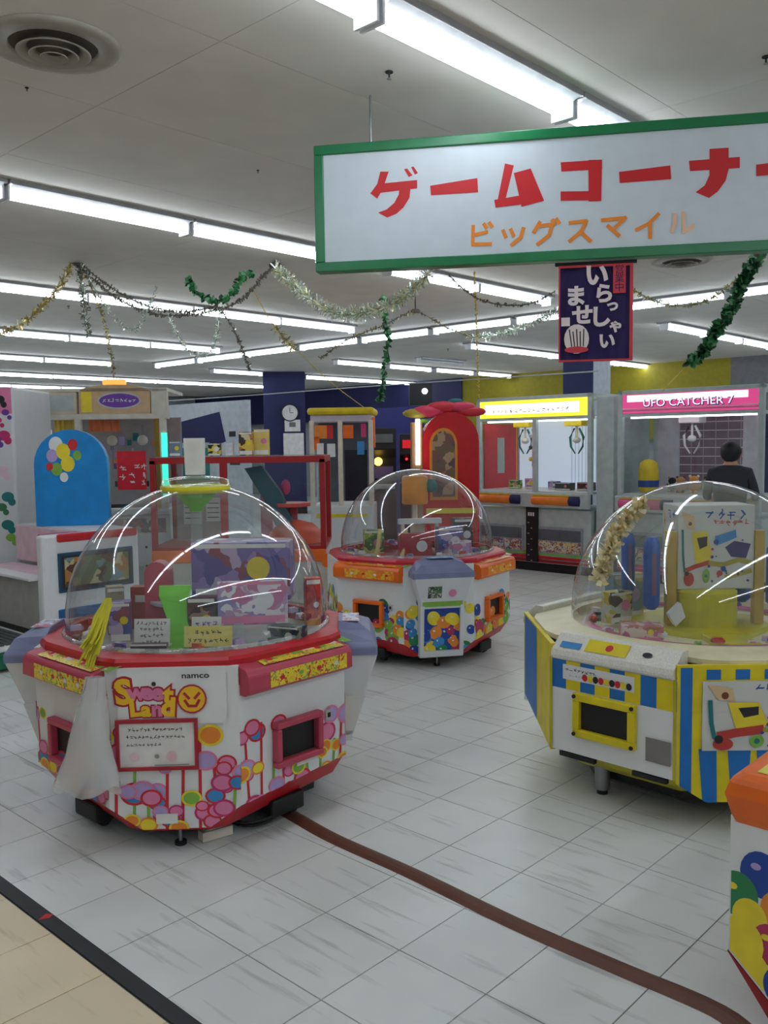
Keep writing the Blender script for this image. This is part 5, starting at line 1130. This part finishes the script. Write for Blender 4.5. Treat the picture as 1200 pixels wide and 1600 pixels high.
b = MB(); b.box((0,0,.98),(1.2,.08,1.96),mat('booth_blue',(30,34,110),.5)); b.build('board', t); b = MB(); b.box((-.5,-.06,.6),(.15,.1,1.2),black); b.build('side_box', t)
t = thing('tall_goods_rack','tall dark rack of goods far behind the cream crane game','shelf',uv(-16.5,9.5),YAW)
for z_ in (.2,.6,1.0,1.4,1.8): b = MB(); b.box((0,0,z_),(2.4,.45,.03),dark); b.build('shelf_board', t)
b = MB(); b.box((0,.2,1.0),(2.4,.03,2.0),mat('rack_back',(90,84,90),.7)); b.build('back_board', t)
for k in range(24):
    m = [A1,A2,A3,A4,A5,A6][(k*5)%6]; q = t.location + UX*(-1.05+.3*(k%8)) + Vector((0,0,.618+.4*(k//8)))
    b = MB(); b.box((0,-.02,.14),(.24,.25,.26),m); o = b.build('goods_box', None, .0, q); o.rotation_euler=(0,0,YAW)
    tag(o,'printed goods box, '+ORD[k%8]+' from the end, '+['second','third','fourth'][k//8]+' board of the tall far rack','box','boxes on the tall far rack')
b = MB(); b.box((0,0,0),(.34,.2,.34),black); b.sphere((.06,-.1,.04),.045,mat('spot_white',(255,255,255),emit=4),10); o = b.build('ceiling_projector', loc=at(657,616,13.5)); tag(o,'black box fixture with a white spot light high above the red arched machine','fixture')
# ================================================================== PERSON
def person():
    base = at(1142,689,7.68); H_ = base.z+.0
    S = H_/1.62
    J = {'pel':(0,0,.88,.135),'waist':(0,0,1.0,.125),'chest':(0,.01,1.18,.15),'uch':(0,.0,1.30,.13),'neck':(0,.01,1.38,.05),'skull':(0,.02,1.46,.075),'crown':(0,.02,1.53,.082)}
    E_ = [('pel','waist'),('waist','chest'),('chest','uch'),('uch','neck'),('neck','skull'),('skull','crown')]
    for s,n in ((-1,'l'),(1,'r')):
        J.update({n+'hip':(s*.09,0,.84,.095),n+'kn':(s*.10,.01,.46,.06),n+'an':(s*.10,-.01,.09,.042),n+'toe':(s*.11,.13,.035,.035),
          n+'sh':(s*.165,.0,1.31,.062),n+'el':(s*.235,.07,1.06,.045),n+'wr':(s*.17,.30,1.02,.028),n+'pa':(s*.16,.37,1.02,.026)})
        E_ += [('pel',n+'hip'),(n+'hip',n+'kn'),(n+'kn',n+'an'),(n+'an',n+'toe'),('uch',n+'sh'),(n+'sh',n+'el'),(n+'el',n+'wr'),(n+'wr',n+'pa')]
        for k in range(4):
            x = s*.16+(k-1.5)*.019; L_ = [.045,.055,.05,.04][k]
            J[n+'f%da'%k] = (x,.40,1.018,.009); J[n+'f%db'%k] = (x,.40+L_*.6,1.012,.0085); J[n+'f%dc'%k] = (x,.40+L_,.995,.0075)
            E_ += [(n+'pa',n+'f%da'%k),(n+'f%da'%k,n+'f%db'%k),(n+'f%db'%k,n+'f%dc'%k)]
        J[n+'t1'] = (s*.125,.37,1.01,.010); J[n+'t2'] = (s*.115,.40,1.0,.0085); E_ += [(n+'pa',n+'t1'),(n+'t1',n+'t2')]
    K = list(J); me = bpy.data.meshes.new('b'); me.from_pydata([tuple(c*S for c in J[k][:3]) for k in K], [(K.index(a_),K.index(b_)) for a_,b_ in E_], [])
    o = bpy.data.objects.new('b', me); C.objects.link(o); sk = o.modifiers.new('s','SKIN'); sb = o.modifiers.new('u','SUBSURF'); sb.levels = 2; sb.render_levels = 2
    for i,k in enumerate(K):
        r_ = J[k][3]*S; v = me.skin_vertices[0].data[i]; v.radius = (r_*(1.25 if k in ('chest','waist','pel','uch') else 1), r_*(.85 if k in ('chest','waist','pel','uch') else 1)); v.use_root = k == 'pel'
    m2_ = bpy.data.meshes.new_from_object(o.evaluated_get(bpy.context.evaluated_depsgraph_get())); bpy.data.objects.remove(o)
    m2_.materials.clear(); shirt = mat('shirt_charcoal',(50,52,60),.85); trs = mat('trousers_dark',(40,44,60),.85); shoe = mat('shoe_dark',(30,30,32),.6)
    for m in (shirt,trs,skin,shoe): m2_.materials.append(m)
    for p in m2_.polygons:
        c = p.center/S; p.use_smooth = True
        p.material_index = 3 if c.z < .07 else 1 if c.z < .93 and c.y < .2 else 2 if (c.z > 1.385 or (c.y > .10 and c.z < 1.12 and abs(c.x) > .09)) else 0
    t = thing('person','person in dark grey t-shirt with short black hair, back turned, at the pink crane game','person',(base.x,base.y,0),YAW+.25)
    o = bpy.data.objects.new('body', m2_); C.objects.link(o); o.parent = t
    hair = mat('hair_black',(16,15,18),.6)
    b = MB(); b.sphere((0,0,0),1,hair,22); h = MB(); R_ = random.Random(3)
    vs = []; 
    for x,y,z in b.v:
        yy = y; k = 1+R_.uniform(-.02,.03)
        zz = z if not (y > .25 and z < .25) else max(z,.25)
        vs.append(((x*.098*k)*S,(-.002+y*.108*k)*S,(1.515+zz*.108*k)*S))
    h.v = vs; h.f = b.f; h.mi = b.mi; h.sm = b.sm; h.mats = b.mats; h.build('hair', t)
    for s in (-1,1):
        b = MB(); b.sphere((s*.092*S,.03*S,1.475*S),.024*S,skin,10,(.4,.8,1.2)); b.build('ear', t)
    b = MB(); b.sphere((0,.115*S,1.47*S),.014*S,skin,8,(.9,1.2,1.4)); b.build('nose', t)
    for s in (-1,1): b = MB(); b.sphere((s*.034*S,.103*S,1.50*S),.010*S,ink,8); b.build('eye', t)
    b = MB(); b.sphere((0,.098*S,1.432*S),.02*S,mat('lip',(170,90,84),.5),8,(1,.4,.3)); b.build('mouth', t)
person()
# ================================================================== GARLANDS
tin = [mat('tinsel_silver',(214,222,216),.18,.85,var=0),mat('tinsel_white',(236,238,226),.3,.2,var=0),mat('tinsel_greenish',(190,210,190),.25,.5,var=0)]
gold = [mat('tinsel_gold',(206,186,110),.25,.7,var=0),mat('tinsel_palegold',(230,224,180),.3,.4,var=0),mat('tinsel_olive',(150,140,90),.4,.3,var=0)]
brown = [mat('cord_brown',(112,104,92),.6,var=0),mat('cord_grey',(140,134,122),.5,.2,var=0),mat('cord_taupe',(96,88,78),.6,var=0)]
vine = [mat('vine_green',(40,110,60),.5,var=0),mat('vine_light',(70,150,90),.5,var=0),mat('vine_dark',(24,70,44),.5,var=0),mat('vine_pale',(130,180,140),.45,var=0)]
ycord = [mat('yellow_cord',(206,180,60),.5,var=0),mat('yellow_cord_pale',(226,206,110),.5,var=0)]
def P3(lst): return loop_pts([at(x,y,Y) for x,y,Y in lst], 7)
G = lambda name,label,lst,r,n,cols,size,**k: fringe(name,label,P3(lst),r,n,cols,size,**k)
G('tinsel_garland','thick silver tinsel garland drooping below the green sign corner',[(428,417,7.4),(478,462,7.2),(520,487,7.1),(560,490,7.0),(605,479,6.9),(640,456,6.8),(668,428,6.7)],.075,1500,tin+[gold[1]],.012,wid=.35,seed=1)
G('tinsel_garland','grey-brown stretched garland from the left ceiling hook down to the vine clump',[(118,412,7.4),(150,440,7.4),(190,470,7.4),(240,490,7.4),(300,492,7.4),(345,482,7.4)],.03,420,brown,.014,wid=.4,seed=2)
G('tinsel_garland','upper grey-brown garland running beside the stretched one',[(124,411,7.5),(175,450,7.5),(230,478,7.6),(290,487,7.6),(340,478,7.6)],.028,380,brown,.014,wid=.4,seed=3)
G('tinsel_garland','gold speckled garland falling to the left edge from the left ceiling hook',[(112,413,7.4),(98,440,7.2),(75,468,7.0),(45,498,6.8),(15,515,6.7),(-20,530,6.6)],.045,420,gold,.013,wid=.4,seed=4)
G('tinsel_garland','bunch of silver strands hanging straight down from the left ceiling hook',[(122,412,7.4),(128,450,7.4),(133,490,7.4),(138,525,7.4)],.05,380,tin+brown,.012,wid=.4,seed=5)
G('tinsel_garland','thin brown garland falling from the left hook to the cream crane game',[(124,412,7.4),(145,455,7.4),(162,500,7.4),(172,545,7.4),(178,592,7.4)],.03,260,gold+brown,.013,wid=.4,seed=6)
G('tinsel_garland','thin silver garland loop right of the left ceiling hook',[(126,413,7.4),(165,480,7.4),(195,512,7.4),(215,512,7.4),(232,480,7.4),(245,450,7.5)],.032,300,tin,.012,wid=.3,seed=7)
G('tinsel_garland','sparse silver loop garland below the vine clump',[(262,488,7.4),(278,525,7.4),(298,550,7.4),(322,553,7.4),(338,530,7.4),(343,485,7.4)],.04,320,tin,.012,wid=.3,seed=8)
G('tinsel_garland','brown garland from the second ceiling hook down to the vine clump',[(428,416,7.4),(408,436,7.4),(385,462,7.4),(355,480,7.4)],.03,220,brown,.014,wid=.4,seed=9)
G('tinsel_garland','dark thin garland sloping from the vine clump over the navy fascia',[(346,484,7.4),(365,515,7.5),(380,550,7.6),(392,580,7.7)],.03,200,brown+tin[:1],.013,wid=.4,seed=10)
G('gold_cord','gold cord from the second garland down to the yellow-roofed kiosk',[(395,452,7.5),(430,512,7.8),(470,553,8.1),(520,600,8.4),(583,647,8.7)],.012,120,ycord,.008,wid=.3,seed=11)
G('tinsel_garland','gold frizzy tuft on the gold cord',[(430,510,7.8),(445,530,7.9),(462,548,8.0)],.06,160,gold,.012,wid=.3,seed=12)
G('leaf_vine','dark green leafy vine clump under the middle ceiling',[(296,437,7.3),(305,455,7.3),(325,467,7.3),(350,468,7.3),(370,450,7.3),(378,432,7.3),(395,428,7.3)],.05,170,vine,.042,leaf=True,seed=13)
G('leaf_vine','thin green leaf vine hanging straight down over the kiosk',[(598,465,8.2),(603,500,8.2),(606,540,8.2),(600,580,8.2),(594,625,8.2)],.05,190,vine,.042,leaf=True,seed=14)
G('leaf_vine','bright green leaf vine sloping down at the right below the sign',[(1186,400,6.6),(1163,435,6.7),(1143,480,6.8),(1118,520,6.9),(1098,550,7.0),(1078,566,7.0)],.075,420,vine,.055,leaf=True,seed=15)
G('gold_cord','thin yellow cord continuing below the bright vine',[(1078,566,7.0),(1055,590,7.4),(1035,612,7.9)],.006,40,ycord,.006,wid=.3,seed=16)
G('tinsel_garland','sparse gold-white tinsel between banner and bright vine',[(988,452,7.4),(1020,470,7.4),(1060,478,7.3),(1100,472,7.2),(1135,450,7.1),(1165,425,7.0)],.035,260,gold+tin,.014,wid=.4,seed=17)
G('tinsel_garland','far brown garland peaking beside the thin vine',[(500,560,9.3),(545,530,9.3),(600,508,9.3),(648,487,9.3),(690,508,9.3),(735,527,9.3)],.035,300,brown+gold,.014,wid=.4,seed=18)
G('tinsel_garland','bright silver tinsel left of the banner',[(735,527,9.2),(775,524,9.0),(810,512,8.8),(850,495,8.6),(885,480,8.4)],.055,420,tin,.014,wid=.4,seed=19)
G('tinsel_garland','thin dark garland dipping below the sign towards the banner',[(700,428,6.9),(722,450,6.9),(750,468,6.9),(790,477,6.9),(830,474,6.9),(868,455,6.9)],.022,220,brown,.012,wid=.4,seed=20)
G('gold_cord','straight yellow ribbon hanging from the sign in front of the yellow header crane game',[(741,424,6.8),(744,490,7.4),(746,560,8.1),(749,622,8.8)],.016,260,ycord,.012,wid=.4,seed=21)
b = MB(); b.tube(P3([(255,627,13.0),(400,617,12.2),(560,605,11.2),(750,592,10.2),(935,580,9.4)]), .008, greyw, 6); tag(b.build('thin_wire'),'thin pale wire stretched across the hall in front of the navy fascia','wire')
for x,y,Y,lab in ((120,411,7.42,'left'),(430,414,7.42,'second'),(649,486,9.32,'far'),(1187,398,6.62,'right')):
    p = at(x,y,Y); b = MB(); b.tube([p+Vector((0,0,-.02)),Vector((p.x,p.y,CEIL-.001))], .006, dark, 6); b.sphere(tuple(p),.035,brown[2],10,(1.6,1,.7)); o = b.build('garland_hook'); tag(o, lab+' dark hook knot where garlands meet the ceiling','hook')
